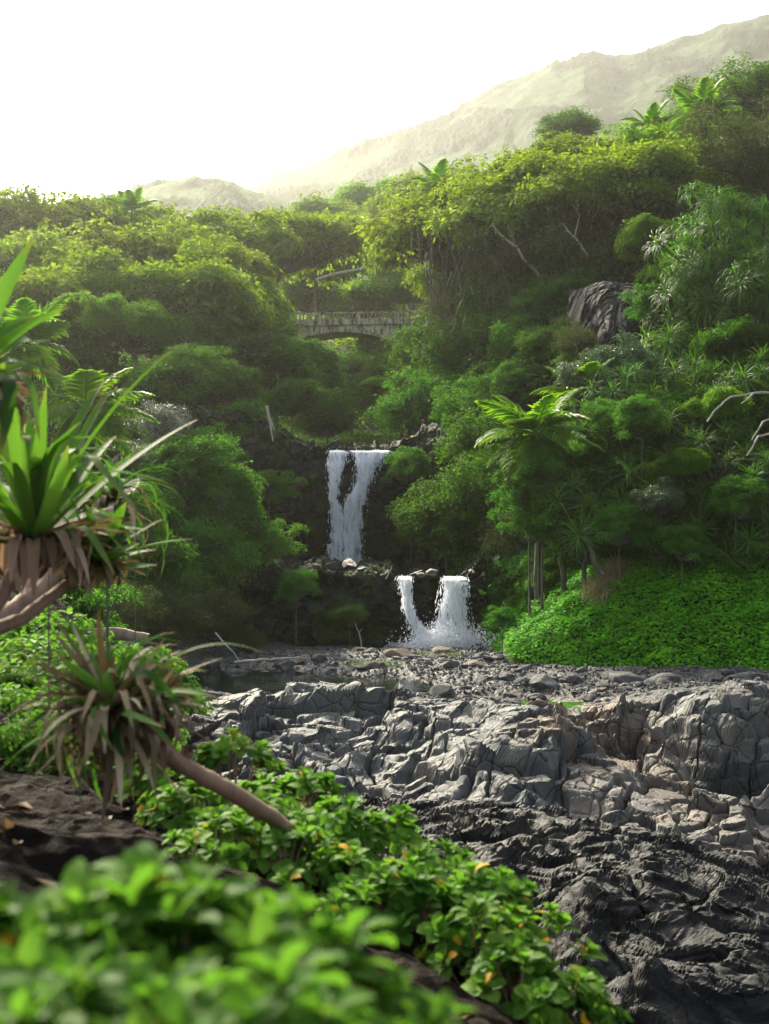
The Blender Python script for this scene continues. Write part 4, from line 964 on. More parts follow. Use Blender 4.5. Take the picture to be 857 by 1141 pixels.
def spray_mat():
    m, nt = newmat('white_spray'); n = N(nt)
    a = n('ShaderNodeBsdfPrincipled', {'Base Color': (.97,.975,.98,1), 'Roughness': .6}); t = n('ShaderNodeBsdfTranslucent', {'Color': (.9,.93,.96,1)})
    n('ShaderNodeOutputMaterial', {'Surface': n('ShaderNodeMixShader', {0: .45, 1: a, 2: t})}); return m
M_spray = spray_mat()
def fall_part(parent, name, rows, p0, seed, ns=1500, thick=.25, foot=0.0):
    rows = np.array(rows, float); r = np.random.default_rng(seed)   # (px left, px right, py, distance)
    Lp = np.array([P(a,y,D) for a,_,y,D in rows]); Rp = np.array([P(b,y,D) for _,b,y,D in rows])
    s = np.linspace(0,len(rows)-1,110); w = np.linspace(0,1,26); g = lambda A: np.stack([np.interp(s, np.arange(len(rows)), A[:,i]) for i in range(3)],1)
    L, R = g(Lp), g(Rp); Wd = np.linalg.norm(R-L,axis=1)
    layers = Buf()
    for lay in range(3):
        V = L[:,None]*(1-w[None,:,None]) + R[:,None]*w[None,:,None]
        X,Y,Z = V[...,0],V[...,1],V[...,2]
        bul = np.sin(w*pi)[None]*thick*np.minimum(Wd/.8,1)[:,None]
        nn = fbm(X*2.4, Z*.45, Y*0+lay*5, oct=4, seed=seed)
        Y = Y - bul*(.3+.35*lay) - .22*nn - lay*.05
        X = X + .14*fbm(X*.5, Z*1.5, Y*0+lay*3, oct=4, seed=seed+5) + (w-.5)[None]*.35*Wd[:,None]*fbm(Z*1.2, X*0+lay, oct=4, seed=seed+8)
        edge = np.minimum(1, np.minimum(w,1-w)*4.5)[None]**.8*np.minimum(1,(np.arange(110)[:,None]+2)/5)*(1.0-.16*lay)
        V = np.stack([X,Y,Z],-1).reshape(-1,3)-p0
        layers.add(V, grid_faces(110,26), .5, (edge+0*X).ravel())
    link('water_curtain', layers.mesh('water_curtain', M_fall, True), parent)
    i = r.uniform(0,1,ns)**.9*109; k = np.clip(r.normal(.5,.30,ns),-.14,1.14)
    li = i.astype(int); q = L[li]*(1-k[:,None])+R[li]*k[:,None]; q[:,1] -= r.uniform(.1,.55,ns); q[:,2] += r.normal(0,.05,ns)
    b = Buf(); ln = r.uniform(.05,.30,ns)*r.uniform(.3,1,ns); stamp(b, LEAF4, q-p0, np.array([[0,-1,.2]])+r.normal(0,.4,(ns,3)), np.array([[0,0,-1.]])+r.normal(0,.13,(ns,3)), ln, r.uniform(0,1,ns), width=.28)
    if foot:
        m = int(ns*2.6); q = np.stack([r.normal(0,.5,m)*foot, -np.abs(r.normal(0,.4,m)), np.abs(r.normal(0,.28,m))*foot*.9],1) + (L[-1]+R[-1])/2
        stamp(b, LEAF4, q-p0, rdir(r,m), rdir(r,m,-.2), r.uniform(.02,.11,m), r.uniform(0,1,m), width=1.0)
    link('spray', b.mesh('spray', M_spray), parent)
def fall(name, label, strands):
    p0 = P(strands[0][0][-1][0], strands[0][0][-1][2], strands[0][0][-1][3])
    t = tag(empty(name, p0), label, 'waterfall')
    for i,(rows, ns, foot) in enumerate(strands): fall_part(t, name, rows, p0, 600+i*7+int(p0[1]), ns, foot=foot)
fall('waterfall', 'tall white upper waterfall splitting round a black rock', [
 ([(368,388,501,73.5),(365,388,504,71.3),(366,384,520,71.0),(366,379,540,70.8),(367,376,556,70.8),(369,383,572,70.8),(368,392,590,70.8),(364,400,612,70.7),(363,402,636,70.6)], 1600, 0),
 ([(386,434,501,73.5),(390,436,504,71.3),(395,426,515,71.0),(398,418,528,70.9),(392,411,545,70.8),(384,407,560,70.8),(378,405,580,70.8),(374,403,605,70.7),(376,402,638,70.6)], 2200, 1.0)])
fall('waterfall', 'narrow strand on the left of the lower pair of falls', [
 ([(443,459,642,58.5),(443,459,645,56.9),(446,458,660,56.8),(449,461,675,56.7),(452,464,688,56.6),(458,474,698,56.5),(464,486,708,56.3),(468,500,722,56.0)], 1500, 1.0)])
fall('waterfall', 'broad white chute on the right of the lower pair of falls', [
 ([(494,518,642,58.5),(493,519,646,56.9),(491,519,660,56.8),(489,520,675,56.7),(487,521,690,56.6),(480,524,703,56.4),(474,528,713,56.2),(472,530,723,56.0)], 2600, 1.6)])
# ------------------------------------------------------------------ still water
def pool_mat(name, deep, rough=.06, bump=.03, scale=3.0, foam=None):
    m, nt = newmat(name); n = N(nt)
    tc = n('ShaderNodeTexCoord'); a = n('ShaderNodeTexNoise', {'Vector': (tc,'Object'), 'Scale': scale, 'Detail': 5.0})
    bp = n('ShaderNodeBump', {'Strength': .35, 'Distance': bump, 'Height': (a,0)})
    c = ramp(n, (a,0), [(.35, tuple(v*.7 for v in deep)), (.65, tuple(v*1.4 for v in deep))])
    pr = n('ShaderNodeBsdfPrincipled', {'Base Color': c, 'Roughness': rough, 'IOR': 1.33, 'Normal': bp})
    n('ShaderNodeOutputMaterial', {'Surface': pr}); return m
def sheet(name, mat, poly, z, label):
    c = np.mean(poly, 0); V = [(x,y,z) for x,y in poly]+[(c[0],c[1],z)]; k = len(poly)
    tag(link(name, mesh_np(name, np.array(V), np.array([(i,(i+1)%k,k) for i in range(k)]), mat)), label, 'water', kind='structure')
M_pool = pool_mat('dark_pool', (.012,.018,.014)); M_foam = pool_mat('foamy_pool', (.45,.41,.40), .35, .06, 5.0)
sheet('water', M_pool, [(-9,47),(-8.5,49.3),(-3,49.5),(1,47),(2.2,43),(1.8,39),(-2,38.6),(-6,40),(-9,44)], 0.0, 'still dark pool behind the pale lava ridge')
sheet('water', pool_mat('algae_pool', (.05,.13,.02), .1), [(3.6,38.2),(4.0,41.3),(6.0,41.2),(5.8,37),(4.4,36.4)], 0.0, 'small bright green algae pool between the two ridges')
sheet('water', pool_mat('brown_pool', (.04,.025,.012)), [(5,23),(5,33),(9,34),(15,34),(15,23)], -2.95, 'brown water in the deep hollow at the right')
sheet('water', M_foam, [(-.2,55),(.2,58.4),(4.4,58.4),(4.4,55.6),(3,54.6),(.8,54.4)], .14, 'foamy pool at the foot of the lower falls')
sheet('water', M_pool, [(-7.5,58.9),(-7.5,72.5),(5,72.5),(5,58.9)], 2.78, 'pool between the two levels of falls')
sheet('water', M_pool, [(-6,72.7),(-6.5,90),(3,90),(1.2,72.7)], 8.72, 'stream above the head of the upper waterfall')

# ------------------------------------------------------------------ the arched bridge
def concrete():
    m, nt = newmat('old_concrete'); n = N(nt); tc = n('ShaderNodeTexCoord')
    a = n('ShaderNodeTexNoise', {'Vector': (tc,'Object'), 'Scale': .8, 'Detail': 9.0, 'Roughness': .72})
    mp = n('ShaderNodeMapping', {'Vector': (tc,'Object'), 'Scale': (2.5,2.5,.5)})
    s = n('ShaderNodeTexNoise', {'Vector': mp, 'Scale': 1.6, 'Detail': 6.0, 'Roughness': .7})
    c = ramp(n, (a,0), [(.35,(.20,.185,.10)), (.6,(.55,.50,.33))]); c = mixc(n, ramp(n,(s,0),[(.46,(0,0,0)),(.6,(1,1,1))]), c, (.055,.055,.04))
    pr = n('ShaderNodeBsdfPrincipled', {'Base Color': c, 'Roughness': .9, 'Normal': n('ShaderNodeBump', {'Strength': .5, 'Distance': .03, 'Height': (a,0)})})
    n('ShaderNodeOutputMaterial', {'Surface': pr}); return m
M_conc = concrete()
def box(b, x0,x1,y0,y1,z0,z1):
    V = [(x,y,z) for z in (z0,z1) for y in (y0,y1) for x in (x0,x1)]
    b.add(V, np.array([(0,2,3,1),(4,5,7,6),(0,1,5,4),(2,6,7,3),(0,4,6,2),(1,3,7,5)]))
def bridge():
    c = P(383, 362, 150); t = tag(empty('bridge', (c[0],c[1],c[2]-1.05), radians(-9)), 'old concrete arch bridge with baluster railing high across the gorge', 'bridge')
    H = 1.05   # deck surface above the root
    b = Buf(); box(b, -15,15,-2.6,2.6,H-.35,H-.02); link('deck', b.mesh('deck', M_conc), t)
    def arch_z(x): return 0.05 - (x/7.4)**2*2.0
    for y0,y1 in ((-2.4,-2.05),(2.05,2.4)):
        b = Buf(); xs = np.linspace(-13,13,53); V=[]; Q=[]
        for x in xs:
            lo = max(arch_z(x), -6.5)
            V += [(x,y0,H-.352),(x,y0,lo),(x,y1,lo),(x,y1,H-.352)]
        for i in range(52):
            k=i*4
            for a_,b2 in ((0,1),(1,2),(2,3),(3,0)): Q.append((k+a_,k+b2,k+4+b2,k+4+a_))
        b.add(V, np.array(Q)); link('spandrel_wall', b.mesh('spandrel_wall', M_conc), t)
    b = Buf(); xs = np.linspace(-10.5,10.5,43); V=[]; Q=[]
    for x in xs:
        lo = arch_z(x)-.05; V += [(x,-2.5,lo+.34),(x,-2.5,lo),(x,2.5,lo),(x,2.5,lo+.34)]
    for i in range(42):
        k=i*4
        for a_,b2 in ((0,1),(1,2),(2,3),(3,0)): Q.append((k+a_,k+b2,k+4+b2,k+4+a_))
    b.add(V, np.array(Q)); link('arch', b.mesh('arch', M_conc), t)
    for sx in (-1,1):
        b = Buf(); box(b, *( (10.6,15) if sx>0 else (-15,-10.6)), -2.3,2.3,-9,H-.37); link('abutment', b.mesh('abutment', M_conc), t)
    bal = Buf(); 
    prof = [(0,.10),(.06,.10),(.10,.06),(.25,.085),(.42,.05),(.50,.09),(.55,.09)]
    ang = np.linspace(0,2*pi,8,endpoint=False); V = np.array([(rr*cos(a),rr*sin(a),z) for z,rr in prof for a in ang]); Q=[(i*8+j,i*8+(j+1)%8,(i+1)*8+(j+1)%8,(i+1)*8+j) for i in range(6) for j in range(8)]
    bal.add(V, np.array(Q)); bm = bal.mesh('baluster', M_conc)
    for y in (-2.45, 2.45):
        b = Buf(); box(b,-15,15,y-.17,y+.17,H+.83,H+1.0); box(b,-15,15,y-.15,y+.15,H-.018,H+.25)
        for x in np.arange(-14,15,4.0): box(b, x-.22,x+.22,y-.19,y+.19,H+.252,H+.828)
        p = link('parapet', b.mesh('parapet', M_conc), t)
        for i in range(72):
            x = -14.2+i*.4
            if min(abs(x-q) for q in np.arange(-14,15,4.0)) > .33: link('baluster', bm, p, (x,y,H+.262))
bridge()

# ------------------------------------------------------------------ boulders, gravel, grass
M_boul = rock_mat('boulder_stone', (.15,.15,.15), (.035,.035,.036), joint=.5, rough=.75, crk=.3)
M_boulb = rock_mat('brown_stone', (.26,.20,.15), (.10,.075,.055), joint=.4, rough=.8)
import bmesh
def boulder_mesh(seed, mat=None):
    r = np.random.default_rng(seed); bm = bmesh.new(); bmesh.ops.create_icosphere(bm, subdivisions=4, radius=1)
    V = np.array([v.co[:] for v in bm.verts]); Q = np.array([[v.index for v in f.verts] for f in bm.faces]); bm.free()
    for _ in range(13):
        n_ = rdir(r,1)[0]; d = r.uniform(.55,.85); s = V@n_; V = V - np.maximum(s-d,0)[:,None]*n_[None]*.93
    V = V*np.array([r.uniform(.85,1.3), r.uniform(.75,1.0), r.uniform(.5,.72)])
    V = V*(1+.05*fbm(V[:,0]*1.6+seed,V[:,1]*1.6,V[:,2]*1.6,oct=4,seed=seed)[:,None])
    return mesh_np('boulder', V, Q, mat or M_boul, True)
M_bould = rock_mat('wet_stone', (.035,.035,.035), (.012,.012,.013), joint=.6, rough=.5, crk=0)
BMD = [boulder_mesh(730+i, M_bould) for i in range(4)]
BM = [boulder_mesh(700+i) for i in range(8)]; BMB = boulder_mesh(720, M_boulb)
def rock(px, py, z, s, label, group=None, me=None, rr=None):
    rr = rr or _rs; p = PZ(px, py, z); zz = rock_z(p[0], p[1])
    o = link('boulder', me or rr.choice(BM), None, (p[0],p[1],zz+s*.12), (rr.uniform(-.25,.25),rr.uniform(-.25,.25),rr.uniform(0,6.28)), (s,s,s*rr.uniform(.8,1.1)))
    tag(o, label, 'boulder', group)
rock(446,731,.25,.62,'largest tan boulder in the rubble in front of the lower falls', me=BMB)
rock(497,727,.25,.5,'flat pinkish stone at the edge of the foam', me=BMB)
rock(262,742,.2,.55,'dark boulder beside the driftwood at the left end of the rubble')
rock(236,730,.5,.5,'pale capped boulder under the dry bush on the left')
rock(241,741,.4,.5,'second dark boulder under the dry bush, nearest the pool')
rock(605,763,.1,.5,'long boulder under the left part of the creeper')
rock(700,757,.2,.7,'big grey boulder against the foot of the creeper')
rock(735,760,.25,.75,'second big boulder at the foot of the creeper, before the pale ridge')
rock(835,757,.4,.6,'rounded dark boulder at the right end below the creeper')
rock(565,757,.15,.35,'mossy stone on the sand bar')
rock(492,770,.1,.45,'dark stone standing in the pool margin')
rr_ = random.Random(31)
ZN = [((250,430,727,752),60,(.12,.38),'grey cobble in the rubble bank between the dark pool and the lower cliff','rubble behind the dark pool'),
      ((440,590,724,748),55,(.12,.36),'grey cobble in the rubble in front of the lower falls','rubble before the lower falls'),
      ((560,857,756,772),45,(.12,.38),'dark cobble along the foot of the creeper bank','cobbles at the foot of the creeper'),
      ((560,680,738,760),22,(.12,.3),'cobble on the sandy flat beside the creeper','cobbles on the sand flat'),
      ((590,680,774,812),26,(.12,.3),'cobble round the green algae pool','cobbles round the algae pool')]
for (a,b_,c_,d_),k_,(s0,s1),lab,grp in ZN:
    for _ in range(k_):
        px, py = rr_.uniform(a,b_), rr_.uniform(c_,d_)
        rock(px, py, .1, s0+(s1-s0)*rr_.random()**2, lab, grp, rr=rr_, me=BMB if rr_.random()<.07 else None)
for i,(px,py,D,s) in enumerate([(405,633,58.8,.35),(418,638,58.6,.28),(430,640,58.5,.33),(466,637,58.6,.45),(480,636,58.7,.5),(474,640,58.3,.3),(528,636,58.7,.45),(545,630,59,.5),(560,622,59,.6),(390,627,59,.4),(372,628,59,.35),(540,640,58.3,.35),(353,500,73,.45),(345,495,73.5,.5),(338,502,72.8,.35),(441,499,73,.4),(396,497,75,.35),(372,494,76,.4),(420,493,76,.45),(330,498,73,.4)]):
    p = P(px,py,D); o = link('boulder', BMD[i%4], None, p-[0,0,s*.25], (.1*i,.2,i*1.3), (s*1.1,s*.9,s*.75)); up = i >= 12
    tag(o, 'rock on the lip of the upper waterfall' if up else 'rock on the ledge that the lower falls pour over', 'boulder', 'rocks on the upper lip' if up else 'rocks on the lower lip')
def gravel():
    r = np.random.default_rng(808); n = 9000
    px = r.uniform(225,870,n); py = r.uniform(722,775,n); b = Buf()
    O = np.array([(1,0,0),(-1,0,0),(0,1,0),(0,-1,0),(0,0,.7),(0,0,-.7)]); QO = np.array([(0,2,4),(2,1,4),(1,3,4),(3,0,4),(2,0,5),(1,2,5),(3,1,5),(0,3,5)])
    D = (CZ-.1)*F/(py-CY); x = (px-CX)/F*D; j = np.clip(np.searchsorted(RDS, D),0,len(RDS)-1); i = np.clip(np.searchsorted(RUS, px),0,len(RUS)-1)
    z = ROCKV[j,i,2]; ok = (z > -.05); x,D,z = x[ok],D[ok],z[ok]; n = len(x)
    s = r.uniform(.02,.09,n)*r.uniform(.5,1.2,n); V = O[None]*s[:,None,None]*r.uniform(.6,1.4,(n,6,1)); a = r.uniform(0,6.28,n)
    V = np.stack([V[...,0]*np.cos(a)[:,None]-V[...,1]*np.sin(a)[:,None], V[...,0]*np.sin(a)[:,None]+V[...,1]*np.cos(a)[:,None], V[...,2]],-1)+np.stack([x,D,z+s*.3],1)[:,None]
    b.add(V.reshape(-1,3), (QO[None]+(np.arange(n)*6)[:,None,None]).reshape(-1,3))
    tag(link('gravel', b.mesh('gravel', M_boul)), 'grey gravel and small stones between the boulders', 'gravel', kind='stuff')
gravel()
M_dry = leaf_mat('dry_grass_blade', GRN((.34,.28,.13),(.50,.42,.22),(.62,.54,.32)), (.5,.42,.2), .3, .7, .1, hv=.0)
M_gr = leaf_mat('grass_blade', GRN((.05,.10,.015),(.09,.15,.025),(.15,.20,.04)), (.15,.25,.03), .3, .6, .3)
def grass(name, pts, spread, n, L, mat, label, seed):
    r = np.random.default_rng(seed); b = Buf(); pts = np.array(pts); k = r.integers(0,len(pts),n); c = pts[k] + r.normal(0,1,(n,3))*np.array(spread)
    c[:,2] = np.maximum(c[:,2], pts[k,2]-.1) if name == 'grass' else T(c[:,0],c[:,1])+.3
    blades(b, r, c, r.uniform(0,6.28,n), r.uniform(.6,1.4,n), L*r.uniform(.6,1.2,n), np.full(n,.02), r.uniform(.4,1.4,n), 4, .1)
    tag(link(name, b.mesh(name, mat)), label, 'grass', kind='stuff')
g0 = [on_T(px,py) for px,py in ((684,642),(678,649),(672,656),(668,662),(690,638),(662,668))]
print('dry', g0[0], g0[-1])
grass('dry_grass', g0, (.22,.22,0), 1800, .6, M_dry, 'tan dry grass patch at the top of the creeper bank', 5)
def on_rock(px,py,z):
    p = PZ(px,py,z); p[2] = rock_z(p[0],p[1]); return p
grass('grass', [on_rock(390+10*i,742+2*(i%3),.1) for i in range(6)]+[on_rock(470+7*i,731,.2) for i in range(6)]+[on_rock(225,745,.4),on_rock(215,740,.5),on_rock(205,738,.5),on_rock(580,735,.3),on_rock(430,766,.1),on_rock(345,716+12,.2)], (.22,.22,.02), 2600, .12, M_gr, 'short green grass tufts among the boulders', 6)
# ------------------------------------------------------------------ near bank with its soil, screw pines and leafy shrubs
M_bank = rock_mat('bank_rock', (.034,.023,.016), (.009,.007,.0055), joint=2.6, rough=.84, crk=.2, spec=.04)
def build_bank():
    pts = [(-60,850,6),(0,850,6),(0,900,4),(100,940,3.7),(200,960,3.9),(100,860,6),(180,900,5.6),(300,950,5.2),(420,1010,4.8),(520,1090,4.2),(600,1160,3.8),(450,1100,3.3),(200,1060,2.6),(0,1000,3),(300,1200,2),(0,1300,1.6),(550,1300,2.2),(-60,760,9),(60,790,9),(20,760,12),(-100,900,5)]
    A = [P(*p) for p in pts]
    edge = [P(110,850,6.4),P(300,885,5.9),(P(420,930,5.5)),P(560,1020,4.9),P(680,1150,4.2),P(740,1250,3.2),P(190,830,9),P(180,790,13),P(150,740,18)]
    for e in edge: A.append(e)
    for e, k in zip(edge, (1,1,1,1,1,.8,.5,.3,.2)):
        A.append(e+np.array([.9*k+.2,.8*k,-1.8])); A.append(e+np.array([2.6,2.2*k,-4.2])); 
    A = np.array(A); f = rbf(A[:,:2], A[:,2])
    xs = np.concatenate([np.linspace(-9,-4,30)[:-1], np.linspace(-4,3,260), np.linspace(3,7,20)[1:]]); ys = np.concatenate([np.linspace(-6,.5,20)[:-1], np.linspace(.5,9,280)[:-1], np.linspace(9,22,80)])
    X,Y = np.meshgrid(xs,ys); Z = np.minimum(f(X,Y), 4.95)
    Z = Z - .12 + .10*fbm(X*1.1,Y*1.1,oct=4,seed=301) + .07*(1-np.abs(fbm(X*1.6+Y*.5,Y*3.2,oct=5,seed=302))*2) + .012*fbm(X*14,Y*14,oct=3,seed=303)
    tag(link('soil_bank', mesh_np('soil_bank', np.stack([X,Y,Z],-1).reshape(-1,3), grid_faces(*X.shape), M_bank, False)), 'brown eroded soil bank at the viewer\'s feet', 'bank', kind='structure')
    return lambda x,y: float(np.minimum(f(np.array([float(x)]),np.array([float(y)])),4.95)[0])-.1
BZ = build_bank()
M_dleaf = leaf_mat('dead_leaf', GRN((.06,.033,.017),(.24,.155,.085),(.60,.47,.32)), (.35,.2,.08), .2, .6, .3)
M_pbark = bark_mat('ringed_bark', (.12,.065,.04), (.34,.21,.14), 9)
M_pfront = leaf_mat('sword_leaf', GRN((.018,.055,.014),(.045,.115,.022),(.12,.20,.045)), (.14,.40,.01), .34, .6, .08, (.30,.15,.06), .84)
def mesh_of(fn, name, mat, smooth=True): b = Buf(); fn(b); return b.mesh(name, mat, smooth)
def front_pine(label, c, stems, L, W, n, tilt, seed, dead=(30,.6), droop=(.3,1.2), elr=(-.3,1.35), deaddir=None, deadel=(-1.2,.5), kp=.22):
    root = stems[0][0][0]; t = tag(empty('screw_pine', root), label, 'screw pine'); r = np.random.default_rng(seed)
    for i,(pts,r0,r1) in enumerate(stems):
        pts = np.array(pts,float)-root; out=[pts[:1]]
        for a,b_ in zip(pts[:-1],pts[1:]): out.append(wander(r,a,b_,8,.012)[1:])
        path = np.concatenate(out); b = Buf(); m = len(path); rad = np.linspace(r0,r1,m)*(1+.06*np.sin(np.arange(m)*2.4)); tube(b, path, rad, 12)
        link('trunk' if i == 0 else 'branch', b.mesh('trunk', M_pbark, True), t)
    for k,(cc, LL, nn, tl) in enumerate(c):
        q = np.array(cc)-root
        def live(b): rosette(b, r, q, LL, W, nn, tl, droop, seg=10, elr=elr, lenv=.3, kp=kp)
        link('leaf_head', mesh_of(live, 'leaf_head', M_pfront), t)
        nd = dead[0]
        def old(b):
            az = r.uniform(0,6.28,nd); el = r.uniform(*deadel,nd)
            if deaddir is not None: az = deaddir + r.normal(0,.9,nd)
            blades(b, r, np.tile(q-np.array([0,0,.12*LL]),(nd,1)), az, el, LL*dead[1]*r.uniform(.6,1.2,nd), np.full(nd,W*.8), r.uniform(-.2,1.0,nd), 10, .5, kink=np.where(r.uniform(0,1,nd)<.6, r.uniform(.8,2.2,nd), 0), twist=.35)
        if nd: link('dead_leaf_skirt', mesh_of(old, 'dead_leaf_skirt', M_dleaf), t)
    return t
gnd = lambda px,py,D: np.array([P(px,py,D)[0], D, BZ(P(px,py,D)[0], D)])
front_pine('tall screw pine with a big rosette at the left edge, close to the viewer',
   [(P(38,580,4.7),.55,42,(.04,-.05,1)), (P(105,622,4.9),.27,30,(.45,-.1,.9)), (P(-45,420,4.2),.42,26,(.5,-.2,.8))],
   [([P(-90,760,4.4), P(-20,700,4.5), P(12,645,4.6), P(40,582,4.7)],.028,.022), ([P(-30,710,4.5), P(25,690,4.7), P(70,655,4.85), P(105,625,4.9)],.024,.017), ([P(-60,720,4.4),P(-50,560,4.3),P(-40,420,4.2)],.03,.022)], .78,.054,46,(0,0,1),901,dead=(85,.60), droop=(.0,.55), elr=(.50,1.5), deadel=(-.05,.45), kp=.5)
front_pine('screw pine with hanging leaves behind the tall rosette, on a leaning trunk',
   [(P(128,545,7.6),.50,60,(.3,0,.8)), (P(95,560,7.8),.45,46,(-.1,0,1))],
   [([P(-60,740,7), P(0,692,7.2), P(45,660,7.4), P(80,610,7.6), P(125,560,7.6)],.062,.04), ([P(28,672,7.3),P(36,640,7.5),P(60,620,7.7),P(95,570,7.8)],.04,.03)], .5,.036,60,(0,0,1),902,dead=(50,.85), droop=(1.2,2.4), elr=(-.5,1.2))
front_pine('fallen screw pine with half dead rosette lying on the soil bank',
   [(P(125,778,4.15),.33,34,(-.65,-.1,.75)), (P(165,785,4.2),.20,26,(.75,-.1,.6))],
   [([P(335,930,5.3), P(272,891,4.5), P(205,853,4.3), P(155,822,4.2), P(128,790,4.15)],.030,.023), ([P(205,852,4.33),P(208,842,4.31),P(209,834,4.3)],.022,.019)], .36,.030,56,(0,0,1),903,dead=(140,.95), droop=(.3,1.5), elr=(-.2,1.4), deadel=(-.9,1.1))
front_pine('small pale leaf rosette with curled tips reaching in beside the fallen screw pine',
   [(P(110,765,4.4),.34,20,(.15,0,1))],
   [([P(140,835,4.3), P(125,800,4.35), P(110,768,4.4)],.02,.016)], .3,.03,20,(0,0,1),904,dead=(10,.9), droop=(.3,1.0))
branch('fallen_branch', [([gnd(350,925,5.7)+[0,0,.14], gnd(385,905,5.9)+[0,0,.24], gnd(430,930,5.7)+[0,0,.16]],.024,.016),([gnd(385,905,5.9)+[0,0,.24], gnd(380,898,5.9)+[0,0,.29]],.012,.008)], 'pale broken branch sticking out of the leafy edge', mat=M_dead2, seed=21)
branch('fallen_branch', [([gnd(552,1040,4.8)+[0,0,.05], gnd(558,1020,4.8)+[0,0,.16], P(562,1003,4.8)],.016,.014)], 'short pinkish stub standing up from the leafy edge', mat=M_dead2, seed=22)
branch('fallen_log', [([P(95,708,30),P(130,706,30),P(165,712,30)],.17,.12)], 'grey log lying behind the half dead rosette', mat=M_dead2, seed=24)

# ---- leafy shore shrubs
M_naup = leaf_mat('fleshy_leaf', [(0,(.024,.082,.008)),(.45,(.064,.158,.016)),(.90,(.150,.270,.036)),(.985,(.15,.31,.02)),(.992,(.55,.30,.02))], (.20,.48,.03), .38, .62, .08, patch=.12, hv=.01)
def naupaka_mesh(seed, R=.25, n=26, leaf=.085, per=11, wd=.95):
    r = np.random.default_rng(seed); d = rdir(r, n, -.1); c = d*np.array([1,1,.8])*R*r.uniform(.6,1.05,(n,1)); b = Buf(); st = Buf()
    ax = unit(d*.9+np.array([0,0,.8])+r.normal(0,.2,(n,3)))
    for i in range(n):
        z = ax[i]; a1 = unit(np.cross(z, rdir(r,1)[0])); a2 = np.cross(z,a1)
        k = np.arange(per); ph = k*2.39996+r.uniform(0,6); u = (k+.5)/per; el = .25+1.0*(1-u)+r.normal(0,.1,per)
        out = np.cos(ph)[:,None]*a1+np.sin(ph)[:,None]*a2
        dv = out*np.cos(el)[:,None]+z*np.sin(el)[:,None]; nr = -out*np.sin(el)[:,None]+z*np.cos(el)[:,None]
        pos = c[i]+z*(.018*(1-u))[:,None]*2 ; t0 = r.uniform(.1,.9)
        stamp(b, LEAFO, pos, nr+r.normal(0,.12,(per,3)), dv, leaf*(.6+.45*u)*r.uniform(.85,1.15,per), np.where(r.uniform(0,1,per)<.018, 1.0, np.clip(t0*.6+r.uniform(0,.36,per),0,.95)), width=wd)
        tube(st, wander(r, (0,0,-R), c[i]-z*.01, 6, .08), np.linspace(.007,.004,6), 5)
    return b.mesh('foliage', M_naup, True), st.mesh('stem', M_pbark, True)
NP = [naupaka_mesh(950+i, .25, 22, .10) for i in range(6)] + [naupaka_mesh(960+i, .25, 20, .155, 10, .62) for i in range(3)]
def naupaka(px, py, D, R, label, sc=1.0, group=None, i=0, name='shrub'):
    c = P(px,py,D); t = tag(empty(name, c-[0,0,R]), label, 'leafy shrub', group); f, s = NP[i if i > 5 and i < 9 and R < .15 else i%6]; k = R/.25; rz = (i*1.7)%6.28
    link('foliage', f, t, (0,0,R), (0,0,rz), (k,k,k)); link('stem', s, t, (0,0,R), (0,0,rz), (k,k,k*1.3))
BAND = [(130,862,6.2,'fleshy leaved shrub tucked under the fallen screw pine'),(172,880,5.9,'fleshy leaved shrub left of the fallen trunk, just below its dead leaves'),(215,915,5.6,'fleshy shrub right below the middle of the fallen trunk'),
 (262,862,6.3,'small fleshy shrub peeping over the fallen trunk'),(285,935,5.3,'fleshy shrub at the root end of the fallen trunk'),(325,905,5.7,'fleshy shrub at the crest between trunk and pale broken branch'),
 (250,965,4.9,'fleshy shrub at the lower rim beside the bare soil'),(318,978,4.9,'fleshy shrub in the middle of the leafy edge under the pale branch'),(375,945,5.2,'fleshy shrub right under the pale broken branch'),
 (385,1005,4.8,'fleshy shrub with yellow leaves in the leafy edge'),(430,960,5.2,'fleshy shrub on the crest against the black slab, right of the pale branch'),(350,1035,4.5,'fleshy shrub just behind the blurred near leaves'),
 (445,1020,4.7,'fleshy shrub below the crest where the leafy edge bends'),(490,998,5.0,'fleshy shrub on the crest left of the pinkish stub'),(500,1045,4.6,'fleshy shrub with yellow leaf below the pinkish stub'),
 (535,1025,4.8,'fleshy shrub touching the pinkish stub'),(545,1075,4.4,'fleshy shrub on the low end of the leafy edge'),(590,1080,4.4,'fleshy shrub standing out against the black slab at the low end'),
 (590,1125,4.2,'fleshy shrub at the lower corner above the bare strip'),(640,1135,4.2,'last fleshy shrub at the tip of the leafy edge')]
for i,(px,py,D,lab) in enumerate(BAND): naupaka(px,py,D,.185 if i<19 else .13,lab,i=i)
K['shore'] = crown('crown', 41, M_naup, .6, 40, 20, 8, .055, .7, low=-.3, lr=(.15,.3), spray=.05, limbmat=M_pbark, tmpl=LEAFB); KR['shore'] = .6
LEFTG = [(10,760,10,.8,'leafy shrub behind the leaning trunks at the left edge'),(70,790,9,.6,'leafy shrub behind the half dead rosette'),(10,830,8,.5,'leafy shrub low at the left edge above the bare soil'),(120,835,7.5,.35,'leafy shrub between bare soil and half dead rosette'),(150,770,11,.5,'leafy shrub right behind the curled dead tips'),(55,845,6.6,.3,'small leafy shrub beside the bare soil')]
for i,(px,py,D,R,lab) in enumerate(LEFTG): tree('shore',px,py,D,R,lab,name='shrub',cat='leafy shrub')
